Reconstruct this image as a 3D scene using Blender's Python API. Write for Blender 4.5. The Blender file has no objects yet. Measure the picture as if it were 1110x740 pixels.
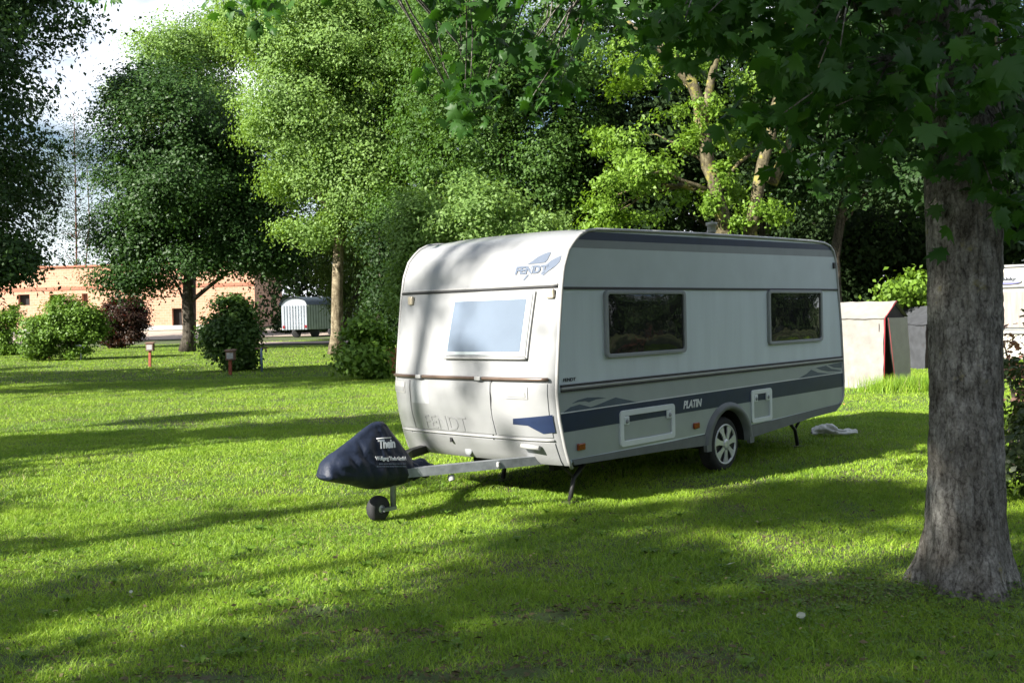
import bpy, math, random
import numpy as np
from mathutils import Vector

C = bpy.context.scene.collection
R = np.array
PI = math.pi
rad = math.radians

# ------------------------------------------------------------------ camera numbers
CAM_F, CAM_H, PITCH, ROLL = 1100.0, 1.74, 0.0242, -0.0246
CPI, SPI, CRO, SRO = math.cos(PITCH), math.sin(PITCH), math.cos(ROLL), math.sin(ROLL)


def ray(u, v):
    a, b = u - 555, v - 370
    x, z = (a * CRO + b * SRO) / CAM_F, -(-a * SRO + b * CRO) / CAM_F
    return R([x, CPI + z * SPI, -SPI + z * CPI])


def P(u, v, d):
    r = ray(u, v)
    t = d / r[1]
    return R([0, 0, CAM_H]) + r * t


def terrain(x, y):
    return 0.00026 * np.maximum(0, np.asarray(y, float) - 30) ** 2


def G(u, v):
    r = ray(u, v)
    t = 1.0
    while t < 400:
        p = R([0, 0, CAM_H]) + r * t
        if p[2] <= terrain(p[0], p[1]):
            return p
        t += 0.02
    return p


# sun: shadows run along AX on the ground
SUN_AZ, SUN_EL = rad(36), rad(30)
AX = R([math.cos(SUN_AZ), math.sin(SUN_AZ)])
PX = R([-math.sin(SUN_AZ), math.cos(SUN_AZ)])
SUN = R([-math.cos(SUN_EL) * AX[0], -math.cos(SUN_EL) * AX[1], math.sin(SUN_EL)])


def sq(s, q, z=0):
    return R([AX[0] * s + PX[0] * q, AX[1] * s + PX[1] * q, z])


# ------------------------------------------------------------------ scene helpers
def tag(o, label=None, cat=None, group=None, kind=None):
    if label: o['label'] = label
    if cat: o['category'] = cat
    if group: o['group'] = group
    if kind: o['kind'] = kind
    return o


def empty(name, loc, label, cat, group=None, rz=0):
    o = bpy.data.objects.new(name, None)
    C.objects.link(o)
    o.location = Vector([float(c) for c in loc])
    o.rotation_euler = (0, 0, rz)
    return tag(o, label, cat, group)


def link(name, me, mats, parent=None):
    o = bpy.data.objects.new(name, me)
    C.objects.link(o)
    for m in (mats if isinstance(mats, (list, tuple)) else [mats]):
        me.materials.append(m)
    if parent is not None:
        o.parent = parent
    return o


def fast_mesh(name, verts, faces, n, mats, parent=None, smooth=False, matidx=None):
    """verts (N,3), faces (M,n) all of n corners"""
    me = bpy.data.meshes.new(name)
    verts = np.ascontiguousarray(verts, np.float32)
    faces = np.ascontiguousarray(faces, np.int32)
    me.vertices.add(len(verts)); me.vertices.foreach_set('co', verts.ravel())
    me.loops.add(faces.size); me.loops.foreach_set('vertex_index', faces.ravel())
    me.polygons.add(len(faces))
    me.polygons.foreach_set('loop_start', np.arange(0, faces.size, n, dtype=np.int32))
    me.polygons.foreach_set('loop_total', np.full(len(faces), n, np.int32))
    if matidx is not None: me.polygons.foreach_set('material_index', np.asarray(matidx, np.int32))
    if smooth: me.polygons.foreach_set('use_smooth', np.ones(len(faces), bool))
    me.update(calc_edges=True)
    return link(name, me, mats, parent)


class MB:
    def __init__(self):
        self.v, self.f, self.s, self.m = [], [], [], []

    def add(self, vs, fs, smooth=False, m=0):
        b = len(self.v)
        self.v += [tuple(float(c) for c in p) for p in vs]
        for f in fs:
            self.f.append([b + i for i in f]); self.s.append(smooth); self.m.append(m)
        return self

    def box(self, c, size, rz=0, m=0, ry=0):
        hx, hy, hz = size[0] / 2, size[1] / 2, size[2] / 2
        vs = []
        for x, y, z in ((-1, -1, -1), (1, -1, -1), (1, 1, -1), (-1, 1, -1), (-1, -1, 1), (1, -1, 1), (1, 1, 1), (-1, 1, 1)):
            a, b, d = x * hx, y * hy, z * hz
            a, d = a * math.cos(ry) + d * math.sin(ry), -a * math.sin(ry) + d * math.cos(ry)
            a, b = a * math.cos(rz) - b * math.sin(rz), a * math.sin(rz) + b * math.cos(rz)
            vs.append((c[0] + a, c[1] + b, c[2] + d))
        return self.add(vs, [(0, 3, 2, 1), (4, 5, 6, 7), (0, 1, 5, 4), (1, 2, 6, 5), (2, 3, 7, 6), (3, 0, 4, 7)], False, m)

    def prism(self, pts, d, m=0, smooth=False):
        """pts: list of 3d points of a planar outline, extruded by the vector d"""
        n = len(pts)
        vs = [R(p, float) for p in pts] + [R(p, float) + R(d, float) for p in pts]
        self.add(vs, [list(range(n))[::-1], list(range(n, 2 * n))] + [(i, (i + 1) % n, n + (i + 1) % n, n + i) for i in range(n)], smooth, m)
        return self

    def tube(self, pts, r, n=8, m=0, caps=True, smooth=True, flat=None):
        pts = [R(p, float) for p in pts]
        k = len(pts)
        rs = r if hasattr(r, '__len__') else [r] * k
        vs, up = [], None
        for i in range(k):
            t = pts[min(i + 1, k - 1)] - pts[max(i - 1, 0)]
            t = t / (np.linalg.norm(t) + 1e-9)
            if up is None:
                up = R([0, 0, 1.]) if abs(t[2]) < .9 else R([1., 0, 0])
            a = np.cross(t, up); a /= np.linalg.norm(a) + 1e-9
            up = np.cross(a, t)
            for j in range(n):
                w = 2 * PI * (j + .5) / n
                vs.append(pts[i] + rs[i] * (a * math.cos(w) + up * math.sin(w) * (flat or 1)))
        fs = [(i * n + j, i * n + (j + 1) % n, (i + 1) * n + (j + 1) % n, (i + 1) * n + j) for i in range(k - 1) for j in range(n)]
        self.add(vs, fs, smooth, m)
        if caps:
            b = len(self.v) - k * n
            self.f += [[b + j for j in range(n)][::-1], [b + (k - 1) * n + j for j in range(n)]]
            self.s += [False, False]; self.m += [m, m]
        return self

    def lathe(self, prof, c, axis='y', n=32, m=0, smooth=True):
        """prof: (radius, offset along the axis)"""
        vs = []
        for r, h in prof:
            for j in range(n):
                a, b = r * math.cos(2 * PI * j / n), r * math.sin(2 * PI * j / n)
                vs.append((c[0] + a, c[1] + h, c[2] + b) if axis == 'y' else ((c[0] + h, c[1] + a, c[2] + b) if axis == 'x' else (c[0] + a, c[1] + b, c[2] + h)))
        k = len(prof)
        self.add(vs, [(i * n + j, i * n + (j + 1) % n, (i + 1) * n + (j + 1) % n, (i + 1) * n + j) for i in range(k - 1) for j in range(n)], smooth, m)
        return self

    def build(self, name, mats, parent=None, bevel=0):
        me = bpy.data.meshes.new(name)
        me.from_pydata(self.v, [], self.f)
        me.polygons.foreach_set('use_smooth', self.s)
        me.polygons.foreach_set('material_index', self.m)
        me.update()
        o = link(name, me, mats, parent)
        if bevel:
            b = o.modifiers.new('bevel', 'BEVEL'); b.width = bevel; b.segments = 2; b.limit_method = 'ANGLE'; b.angle_limit = rad(40)
        return o


# ------------------------------------------------------------------ materials
def new_mat(name):
    m = bpy.data.materials.new(name); m.use_nodes = True
    nt = m.node_tree
    return m, nt, nt.nodes['Principled BSDF']


def nd(nt, t, **kw):
    n = nt.nodes.new(t)
    for k, v in kw.items():
        if k.startswith('i_'):
            n.inputs[k[2:].replace('_', ' ')].default_value = v
        else:
            setattr(n, k, v)
    return n


def ramp(nt, fac, stops):
    r = nt.nodes.new('ShaderNodeValToRGB')
    e = r.color_ramp.elements
    while len(e) < len(stops): e.new(.5)
    for s, (p, c) in zip(e, stops):
        s.position = p; s.color = (*c, 1)
    nt.links.new(fac, r.inputs['Fac'])
    return r.outputs['Color']


def coords(nt, scale=(1, 1, 1)):
    tc = nd(nt, 'ShaderNodeTexCoord'); mp = nd(nt, 'ShaderNodeMapping')
    mp.inputs['Scale'].default_value = scale
    nt.links.new(tc.outputs['Object'], mp.inputs['Vector'])
    return mp.outputs['Vector']


def noise(nt, vec, scale, detail=5, rough=.55):
    n = nd(nt, 'ShaderNodeTexNoise'); n.inputs['Scale'].default_value = scale; n.inputs['Detail'].default_value = detail; n.inputs['Roughness'].default_value = rough
    nt.links.new(vec, n.inputs['Vector'])
    return n.outputs['Fac']


def bump(nt, b, h, strength, dist=.01):
    n = nd(nt, 'ShaderNodeBump'); n.inputs['Strength'].default_value = strength; n.inputs['Distance'].default_value = dist
    nt.links.new(h, n.inputs['Height']); nt.links.new(n.outputs['Normal'], b.inputs['Normal'])


def mat(name, col, rough=.5, metal=0, var=.12, scale=6, spec=.5, coat=0, bmp=0, stretch=(1, 1, 1), bscale=None):
    m, nt, b = new_mat(name)
    v = coords(nt, stretch)
    n = noise(nt, v, scale)
    lo = tuple(c * (1 - var) for c in col); hi = tuple(min(1, c * (1 + var)) for c in col)
    nt.links.new(ramp(nt, n, [(.3, lo), (.7, hi)]), b.inputs['Base Color'])
    b.inputs['Roughness'].default_value = rough; b.inputs['Metallic'].default_value = metal
    b.inputs['Specular IOR Level'].default_value = spec
    if coat: b.inputs['Coat Weight'].default_value = coat; b.inputs['Coat Roughness'].default_value = .08
    if bmp: bump(nt, b, noise(nt, v, bscale or scale * 4), bmp)
    return m


def leaf_mat(name, dark, light, rough=.45, trans=.3, tcol=None, spec=.45, patch=0.25):
    m, nt, b = new_mat(name)
    gi = nd(nt, 'ShaderNodeNewGeometry')
    v = coords(nt)
    n = noise(nt, v, patch, 3)
    mix = nd(nt, 'ShaderNodeMath', operation='MULTIPLY_ADD')
    nt.links.new(gi.outputs['Random Per Island'], mix.inputs[0]); mix.inputs[1].default_value = .45
    mm = nd(nt, 'ShaderNodeMath', operation='MULTIPLY'); nt.links.new(n, mm.inputs[0]); mm.inputs[1].default_value = .55
    nt.links.new(mm.outputs[0], mix.inputs[2])
    mid = tuple((a + c) / 2 for a, c in zip(dark, light))
    col = ramp(nt, mix.outputs[0], [(.08, dark), (.5, mid), (.92, light)])
    nt.links.new(col, b.inputs['Base Color'])
    b.inputs['Roughness'].default_value = rough; b.inputs['Specular IOR Level'].default_value = spec
    tr = nd(nt, 'ShaderNodeBsdfTranslucent')
    mul = nd(nt, 'ShaderNodeMix', data_type='RGBA', blend_type='MULTIPLY'); mul.inputs['Factor'].default_value = 1
    nt.links.new(col, mul.inputs[6]); mul.inputs[7].default_value = (*(tcol or (1.5, 1.5, .6)), 1)
    nt.links.new(mul.outputs[2], tr.inputs['Color'])
    ms = nd(nt, 'ShaderNodeMixShader'); ms.inputs['Fac'].default_value = trans
    out = nt.nodes['Material Output']
    nt.links.new(b.outputs[0], ms.inputs[1]); nt.links.new(tr.outputs[0], ms.inputs[2]); nt.links.new(ms.outputs[0], out.inputs['Surface'])
    return m


def bark_mat(name, dark, light, lichen=None, scale=9, lich=.62, strength=.8):
    m, nt, b = new_mat(name)
    v = coords(nt, (1, 1, .55))
    na = noise(nt, coords(nt, (1, 1, .20)), scale * 1.6, 9, .62)
    n1 = noise(nt, coords(nt, (1, 1, .7)), scale * 4.5, 8, .7)
    md = nd(nt, 'ShaderNodeMath', operation='MULTIPLY_ADD'); nt.links.new(na, md.inputs[0]); md.inputs[1].default_value = .62
    sc = nd(nt, 'ShaderNodeMath', operation='MULTIPLY'); nt.links.new(n1, sc.inputs[0]); sc.inputs[1].default_value = .45
    nt.links.new(sc.outputs[0], md.inputs[2])
    wv = coords(nt, (1, 1, .50))
    wn = nd(nt, 'ShaderNodeTexNoise'); wn.inputs['Scale'].default_value = scale * 2; nt.links.new(wv, wn.inputs['Vector'])
    wm = nd(nt, 'ShaderNodeMix', data_type='RGBA'); wm.inputs['Factor'].default_value = .05
    nt.links.new(wv, wm.inputs[6]); nt.links.new(wn.outputs['Color'], wm.inputs[7])
    vo = nd(nt, 'ShaderNodeTexVoronoi', feature='DISTANCE_TO_EDGE'); vo.inputs['Scale'].default_value = scale * 1.9
    nt.links.new(wm.outputs[2], vo.inputs['Vector'])
    vr = nd(nt, 'ShaderNodeMapRange'); vr.inputs[1].default_value = 0; vr.inputs[2].default_value = .16; vr.inputs[3].default_value = -.06; vr.inputs[4].default_value = .02
    nt.links.new(vo.outputs['Distance'], vr.inputs[0])
    ad = nd(nt, 'ShaderNodeMath', operation='ADD'); nt.links.new(md.outputs[0], ad.inputs[0]); nt.links.new(vr.outputs[0], ad.inputs[1])
    md = ad
    col = ramp(nt, md.outputs[0], [(.40, dark), (.53, tuple((a + c) / 2 for a, c in zip(dark, light))), (.66, light)])
    pn = noise(nt, coords(nt), 3.4, 6, .7)
    pm = nd(nt, 'ShaderNodeMix', data_type='RGBA', blend_type='MULTIPLY'); pm.inputs['Factor'].default_value = 1
    nt.links.new(col, pm.inputs[6]); nt.links.new(ramp(nt, pn, [(.36, (.50, .47, .42)), (.52, (.85, .84, .82)), (.64, (1.35, 1.35, 1.33))]), pm.inputs[7])
    col = pm.outputs[2]
    if lichen:
        vv = coords(nt)
        ln = noise(nt, vv, 2.6, 7, .68)
        fac = ramp(nt, ln, [(lich, (0, 0, 0)), (lich + .07, (1, 1, 1))])
        mm = nd(nt, 'ShaderNodeMix', data_type='RGBA')
        nt.links.new(fac, mm.inputs['Factor']); nt.links.new(col, mm.inputs[6]); mm.inputs[7].default_value = (*lichen, 1)
        col = mm.outputs[2]
    nt.links.new(col, b.inputs['Base Color'])
    b.inputs['Roughness'].default_value = .92; b.inputs['Specular IOR Level'].default_value = .2
    bump(nt, b, md.outputs[0], strength, .03)
    return m


M = {}
M['white'] = mat('sunlit_white_paint', (.31, .315, .32), .3, var=.05, scale=2, coat=.25)  # front copy of the white paint, darkened against the full sun
M['shaded_white'] = mat('shaded_white_paint', (.63, .70, .735), .3, var=.07, scale=5, coat=.25, bmp=.04, bscale=90, stretch=(1, 1, .12))  # same white paint, lightened and blued in place of light on the side
M['locker_white'] = mat('locker_paint', (.295, .30, .305), .3, var=.06, scale=2.5, coat=.3)  # darkened along with the shell white against the sun
M['flapwhite'] = mat('flap_white_plastic', (.68, .72, .73), .35, var=.04)
M['silver'] = mat('silver_paint', (.37, .405, .415), .35, var=.06, scale=3, metal=.15)
M['lightsilver'] = mat('light_silver_paint', (.52, .58, .60), .35, var=.05, scale=3)
M['greyband'] = mat('grey_band_paint', (.24, .26, .27), .4, var=.06)
M['navy'] = mat('navy_vinyl', (.018, .03, .075), .35, var=.15)
M['wave'] = mat('blue_grey_vinyl', (.075, .10, .14), .4, var=.15)
M['skirt'] = mat('grey_plastic', (.13, .14, .145), .55, var=.15)
M['frame'] = mat('window_frame_grey', (.27, .285, .30), .4, var=.1)
M['trimgrey'] = mat('trim_grey', (.36, .36, .355), .35, var=.08)
M['dark'] = mat('dark_line', (.03, .03, .032), .6)
M['bronze'] = mat('bronze_rail', (.17, .12, .095), .35, metal=.5, var=.2)
M['galv'] = mat('galvanised_steel', (.26, .28, .30), .45, metal=.55, var=.25, scale=14)
M['black'] = mat('black_steel', (.02, .02, .022), .5, var=.2)
M['rubber'] = mat('rubber', (.022, .022, .024), .8, var=.25, scale=20)
M['alloy'] = mat('silver_hubcap', (.62, .63, .64), .32, metal=.35, var=.1)
M['amber'] = mat('amber_lens', (.26, .05, .012), .2, var=.2)
M['lampbeige'] = mat('lamp_lens', (.55, .48, .36), .25, var=.2, scale=30)
M['logo'] = mat('logo_blue_grey', (.10, .125, .175), .4, var=.1)
M['letterlight'] = mat('letter_light', (.40, .41, .42), .4)
M['letterwhite'] = mat('letter_white', (.72, .73, .74), .4, var=.03)
M['letterdark'] = mat('letter_dark', (.03, .035, .05), .5)
M['emboss'] = mat('embossed_letter', (.278, .283, .288), .4, var=.04)
M['under'] = mat('underbody', (.018, .018, .018), .9)
M['beige'] = mat('beige_caravan_paint', (.60, .57, .50), .4, var=.08)
M['wood_red'] = mat('red_painted_wood', (.30, .075, .04), .7, var=.3, scale=9, bmp=.3)
M['wood_brown'] = mat('brown_box', (.17, .10, .07), .7, var=.3, scale=9, bmp=.2)
M['post_blue'] = mat('blue_post', (.13, .19, .30), .5, var=.2)
M['post_grey'] = mat('pale_post', (.5, .54, .6), .5, var=.15)
M['clay'] = mat('terracotta', (.42, .17, .07), .8, var=.25)
M['cloth'] = mat('white_plastic_bag', (.62, .62, .58), .5, var=.1, bmp=.3)
M['canvas'] = mat('tent_canvas', (.255, .24, .22), .9, var=.14, scale=5, bmp=.6)
M['canvas_front'] = mat('tent_flap_canvas', (.36, .34, .29), .9, var=.10, scale=4, bmp=.2)
M['canvas_dark'] = mat('tent_dark_canvas', (.045, .04, .04), .9, var=.2)
M['piping'] = mat('red_piping', (.35, .03, .04), .7)
M['greytent'] = mat('slate_canvas', (.045, .048, .055), .9, var=.2)
M['wagon_green'] = mat('wagon_green_metal', (.27, .32, .24), .6, var=.15, scale=2)
M['wagon_white'] = mat('wagon_white_metal', (.58, .62, .68), .5, var=.1, scale=2)
M['wagon_roof'] = mat('wagon_roof_sheet', (.06, .08, .10), .6, var=.2)
M['concrete'] = mat('concrete', (.55, .52, .5), .9, var=.12, scale=2)
M['curtain'] = mat('curtain', (.36, .31, .28), .9, var=.25, scale=14, stretch=(1, 1, .1))
M['pale_leaf'] = mat('dry_leaf', (.42, .44, .33), .8, var=.25)


def window_mat():
    m, nt, b = new_mat('tinted_acrylic')
    v = coords(nt)
    n = noise(nt, v, 1.6, 3)
    n2 = noise(nt, v, 5, 4)
    nt.links.new(ramp(nt, n2, [(.35, (.008, .009, .010)), (.62, (.02, .02, .02)), (.8, (.05, .045, .035))]), b.inputs['Base Color'])
    b.inputs['Roughness'].default_value = .04; b.inputs['Specular IOR Level'].default_value = .7
    bump(nt, b, n, .35, .06)
    return m


M['tint'] = window_mat()
M['frontglass'] = mat('sky_tinted_acrylic', (.165, .205, .265), .06, var=.1, scale=1.2, spec=.8, bmp=.03, bscale=3)  # blue-grey base colour stands in for the reflected sky


def nylon():
    m, nt, b = new_mat('navy_nylon')
    v = coords(nt)
    n = noise(nt, v, 4, 6)
    nt.links.new(ramp(nt, n, [(.3, (.006, .010, .022)), (.75, (.012, .020, .046))]), b.inputs['Base Color'])
    b.inputs['Roughness'].default_value = .55; b.inputs['Specular IOR Level'].default_value = .4
    bump(nt, b, noise(nt, v, 7, 5), .6, .03)
    return m


M['nylon'] = nylon()


def brick_mat():
    m, nt, b = new_mat('clay_block_masonry')
    tc = nd(nt, 'ShaderNodeTexCoord'); mp = nd(nt, 'ShaderNodeMapping')
    mp.inputs['Rotation'].default_value = (rad(90), 0, 0)
    nt.links.new(tc.outputs['Object'], mp.inputs['Vector'])
    br = nd(nt, 'ShaderNodeTexBrick'); br.inputs['Scale'].default_value = 1
    br.inputs['Brick Width'].default_value = .5; br.inputs['Row Height'].default_value = .26; br.inputs['Mortar Size'].default_value = .018
    br.inputs['Color1'].default_value = (.58, .32, .21, 1); br.inputs['Color2'].default_value = (.52, .27, .17, 1); br.inputs['Mortar'].default_value = (.55, .40, .32, 1)
    nt.links.new(mp.outputs['Vector'], br.inputs['Vector'])
    nt.links.new(br.outputs['Color'], b.inputs['Base Color']); b.inputs['Roughness'].default_value = .9
    bump(nt, b, br.outputs['Fac'], .3, .01)
    return m


M['brick'] = brick_mat()
M['lintel'] = mat('lintel_band', (.40, .17, .11), .9, var=.15)

M['leaf_round'] = leaf_mat('round_tree_leaves', (.015, .046, .012), (.060, .13, .024), .5, .28, spec=.3)
M['leaf_birch'] = leaf_mat('birch_leaves', (.085, .165, .034), (.26, .40, .105), .55, .34, spec=.3)
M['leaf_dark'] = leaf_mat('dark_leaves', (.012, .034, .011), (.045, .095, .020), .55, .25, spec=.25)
M['leaf_lime'] = leaf_mat('lime_leaves', (.030, .080, .015), (.105, .20, .034), .55, .3, spec=.25)
M['leaf_bright'] = leaf_mat('fresh_leaves', (.085, .165, .016), (.22, .36, .045), .5, .35, spec=.3)
M['leaf_maple'] = leaf_mat('maple_leaves', (.015, .050, .010), (.062, .155, .026), .45, .36, (1.5, 1.7, .5), spec=.22)
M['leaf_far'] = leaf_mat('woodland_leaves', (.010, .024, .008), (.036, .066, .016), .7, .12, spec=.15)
M['leaf_hedge'] = leaf_mat('hedge_leaves', (.06, .13, .016), (.17, .29, .035), .5, .25, spec=.3)
M['leaf_bush'] = leaf_mat('bush_leaves', (.026, .066, .012), (.09, .165, .03), .5, .25, spec=.3)
M['leaf_copper'] = leaf_mat('copper_leaves', (.030, .018, .010), (.065, .034, .018), .5, .3, (2.2, .7, .6))
M['leaf_spruce'] = leaf_mat('larch_needles', (.055, .10, .02), (.14, .21, .05), .6, .25)
M['leaf_right'] = leaf_mat('shrub_leaves', (.025, .055, .015), (.09, .12, .035), .45, .3)
M['leaf_pink'] = leaf_mat('reddish_young_leaves', (.20, .09, .07), (.36, .20, .15), .45, .3)
M['bark'] = bark_mat('maple_bark', (.075, .068, .06), (.37, .355, .325), (.27, .24, .10), 15, .60, 1.0)
M['bark_dark'] = bark_mat('dark_bark', (.03, .026, .02), (.12, .105, .085), None, 6)
M['bark_yellow'] = bark_mat('lichen_bark', (.05, .042, .025), (.19, .165, .10), (.24, .22, .06), 5, .54)
M['bark_birch'] = bark_mat('pale_bark', (.09, .07, .045), (.33, .28, .19), None, 6)
M['bark_pink'] = bark_mat('red_brown_bark', (.08, .04, .03), (.24, .13, .10), None, 6)


def grass_mat(name, dark, light, trans=.3):
    m, nt, b = new_mat(name)
    gi = nd(nt, 'ShaderNodeNewGeometry'); v = coords(nt)
    n = noise(nt, v, .55, 4); n2 = noise(nt, v, 3.1, 3)
    a = nd(nt, 'ShaderNodeMath', operation='MULTIPLY_ADD'); nt.links.new(n, a.inputs[0]); a.inputs[1].default_value = .75
    c = nd(nt, 'ShaderNodeMath', operation='MULTIPLY'); nt.links.new(gi.outputs['Random Per Island'], c.inputs[0]); c.inputs[1].default_value = .35
    nt.links.new(c.outputs[0], a.inputs[2])
    d = nd(nt, 'ShaderNodeMath', operation='MULTIPLY_ADD'); nt.links.new(n2, d.inputs[0]); d.inputs[1].default_value = .3; nt.links.new(a.outputs[0], d.inputs[2])
    mid = tuple((x + y) / 2 for x, y in zip(dark, light))
    col = ramp(nt, d.outputs[0], [(.32, dark), (.62, mid), (.92, light)])
    st = ramp(nt, gi.outputs['Random Per Island'], [(.972, (0, 0, 0)), (.976, (1, 1, 1))])
    sm = nd(nt, 'ShaderNodeMix', data_type='RGBA'); nt.links.new(st, sm.inputs['Factor']); nt.links.new(col, sm.inputs[6]); sm.inputs[7].default_value = (.34, .30, .13, 1)
    col = sm.outputs[2]
    nt.links.new(col, b.inputs['Base Color']); b.inputs['Roughness'].default_value = .5; b.inputs['Specular IOR Level'].default_value = .35
    tr = nd(nt, 'ShaderNodeBsdfTranslucent'); nt.links.new(col, tr.inputs['Color'])
    ms = nd(nt, 'ShaderNodeMixShader'); ms.inputs['Fac'].default_value = trans
    nt.links.new(b.outputs[0], ms.inputs[1]); nt.links.new(tr.outputs[0], ms.inputs[2]); nt.links.new(ms.outputs[0], nt.nodes['Material Output'].inputs['Surface'])
    return m


M['grass'] = grass_mat('grass_blades', (.080, .205, .014), (.34, .50, .040))
M['weed'] = grass_mat('clover_leaves', (.06, .14, .012), (.13, .23, .02))
M['ground'] = None


def ground_mat():
    m, nt, b = new_mat('lawn_soil')
    v = coords(nt)
    n = noise(nt, v, .8, 6); n2 = noise(nt, v, 14, 6, .7)
    a = nd(nt, 'ShaderNodeMath', operation='MULTIPLY_ADD'); nt.links.new(n, a.inputs[0]); a.inputs[1].default_value = .5
    h = nd(nt, 'ShaderNodeMath', operation='MULTIPLY'); nt.links.new(n2, h.inputs[0]); h.inputs[1].default_value = .5; nt.links.new(h.outputs[0], a.inputs[2])
    col = ramp(nt, a.outputs[0], [(.30, (.035, .026, .018)), (.43, (.080, .060, .040)), (.50, (.060, .090, .022)), (.68, (.085, .14, .022))])
    nt.links.new(col, b.inputs['Base Color']); b.inputs['Roughness'].default_value = .95
    bump(nt, b, n2, .8, .03)
    return m


M['ground'] = ground_mat()
M['gravel'] = mat('gravel', (.42, .34, .28), .95, var=.25, scale=1.2, bmp=.6, bscale=20)
M['drive'] = mat('sandy_track', (.36, .28, .24), .95, var=.2, scale=2, bmp=.5, bscale=20)

# ------------------------------------------------------------------ world, sun, camera
scene = bpy.context.scene
w = bpy.data.worlds.new('World'); scene.world = w; w.use_nodes = True
nt = w.node_tree
bg = nt.nodes['Background']
sky = nd(nt, 'ShaderNodeTexSky', sky_type='NISHITA', sun_disc=False)
sky.sun_elevation = SUN_EL
sky.sun_rotation = math.atan2(SUN[0], SUN[1])
sky.air_density = 1.0; sky.dust_density = .6; sky.ozone_density = 1.2
tc = nd(nt, 'ShaderNodeTexCoord'); mp = nd(nt, 'ShaderNodeMapping'); mp.inputs['Scale'].default_value = (1.4, 1.4, 3.2); mp.inputs['Location'].default_value = (.35, .1, .0)
nt.links.new(tc.outputs['Generated'], mp.inputs['Vector'])
cn = noise(nt, mp.outputs['Vector'], 2.2, 8, .55)
cf = ramp(nt, cn, [(.47, (0, 0, 0)), (.60, (1, 1, 1))])
mx = nd(nt, 'ShaderNodeMix', data_type='RGBA')
sx = nd(nt, 'ShaderNodeSeparateXYZ'); nt.links.new(tc.outputs['Generated'], sx.inputs[0])
hz = nd(nt, 'ShaderNodeMapRange'); hz.inputs[1].default_value = .02; hz.inputs[2].default_value = .17; hz.inputs[3].default_value = .85; hz.inputs[4].default_value = 0
nt.links.new(sx.outputs['Z'], hz.inputs[0])
mxx = nd(nt, 'ShaderNodeMath', operation='MAXIMUM'); nt.links.new(cf, mxx.inputs[0]); nt.links.new(hz.outputs[0], mxx.inputs[1])
nt.links.new(mxx.outputs[0], mx.inputs['Factor']); nt.links.new(sky.outputs['Color'], mx.inputs[6]); mx.inputs[7].default_value = (11.5, 12, 13, 1)
nt.links.new(mx.outputs[2], bg.inputs['Color'])
bg.inputs['Strength'].default_value = .052

sd = bpy.data.lights.new('sun', 'SUN'); sd.energy = 5.0; sd.angle = rad(.5); sd.color = (1, .95, .86)
so = bpy.data.objects.new('sun', sd); C.objects.link(so)
so.rotation_euler = Vector(-SUN).to_track_quat('-Z', 'Y').to_euler()
so.location = (-20, -15, 30)

cd = bpy.data.cameras.new('camera'); cam = bpy.data.objects.new('camera', cd); C.objects.link(cam)
cd.sensor_fit = 'HORIZONTAL'; cd.sensor_width = 36; cd.lens = CAM_F / 1110 * 36; cd.clip_end = 2000; cd.clip_start = .05
from mathutils import Matrix
fwd = Vector((0, CPI, -SPI))
right0, up0 = Vector((1, 0, 0)), Vector((0, SPI, CPI))
right = right0 * CRO + up0 * SRO * -1 * -1 * -1 if False else None
# image x axis in world: the ray for +u at fixed v
r_x = Vector(ray(556, 370) - ray(555, 370)).normalized()
r_y = Vector(ray(555, 369) - ray(555, 370)).normalized()
mw = Matrix((r_x, r_y, -fwd)).transposed().to_4x4()
mw.translation = Vector((0, 0, CAM_H))
cam.matrix_world = mw
scene.camera = cam
vs = scene.view_settings
vs.view_transform = 'Standard'; vs.look = 'None'; vs.gamma = 1; vs.exposure = 1.45; vs.use_curve_mapping = False
scene.cycles.max_bounces = 8
scene.cycles.use_denoising = True

# ------------------------------------------------------------------ ground
rng = np.random.default_rng(7)
_lat = rng.uniform(0, 1, (64, 64))


def vnoise(x, y, sc):
    x, y = np.asarray(x) * sc + 100, np.asarray(y) * sc + 100
    i, j = np.floor(x).astype(int), np.floor(y).astype(int)
    a, b = x - i, y - j
    a, b = a * a * (3 - 2 * a), b * b * (3 - 2 * b)
    g = lambda p, q_: _lat[p % 64, q_ % 64]
    return (g(i, j) * (1 - a) + g(i + 1, j) * a) * (1 - b) + (g(i, j + 1) * (1 - a) + g(i + 1, j + 1) * a) * b


SOIL = [(*G(358, 662)[:2], .30, .22), (*G(600, 668)[:2], .42, .20), (*G(655, 665)[:2], .3, .16), (*G(15, 722)[:2], .75, .22), (*G(200, 738)[:2], .5, .12),
        (*G(620, 728)[:2], .8, .14), (*G(870, 632)[:2], .5, .25), (*G(740, 655)[:2], .4, .14), (*G(900, 655)[:2], .5, .2), (*G(700, 715)[:2], .5, .15), (*G(440, 690)[:2], .35, .1), (*G(470, 735)[:2], .4, .1),
        (2.72, 6.2, .75, .6)]


def soilness(x, y):
    s = np.zeros_like(x)
    for cx, cy, rx, ry in SOIL:
        d = ((x - cx) / rx) ** 2 + ((y - cy) / ry) ** 2
        s = np.maximum(s, np.exp(-d * 1.3))
    return s * (.35 + .8 * vnoise(x, y, 4.7)) * (.6 + .6 * vnoise(x, y, 17.))


def gravel_zone(x, y):
    """the gravel yard starts beyond a line left of the birch"""
    return (y > 71 + .10 * (x + 20)) & (x < -4)


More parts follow.
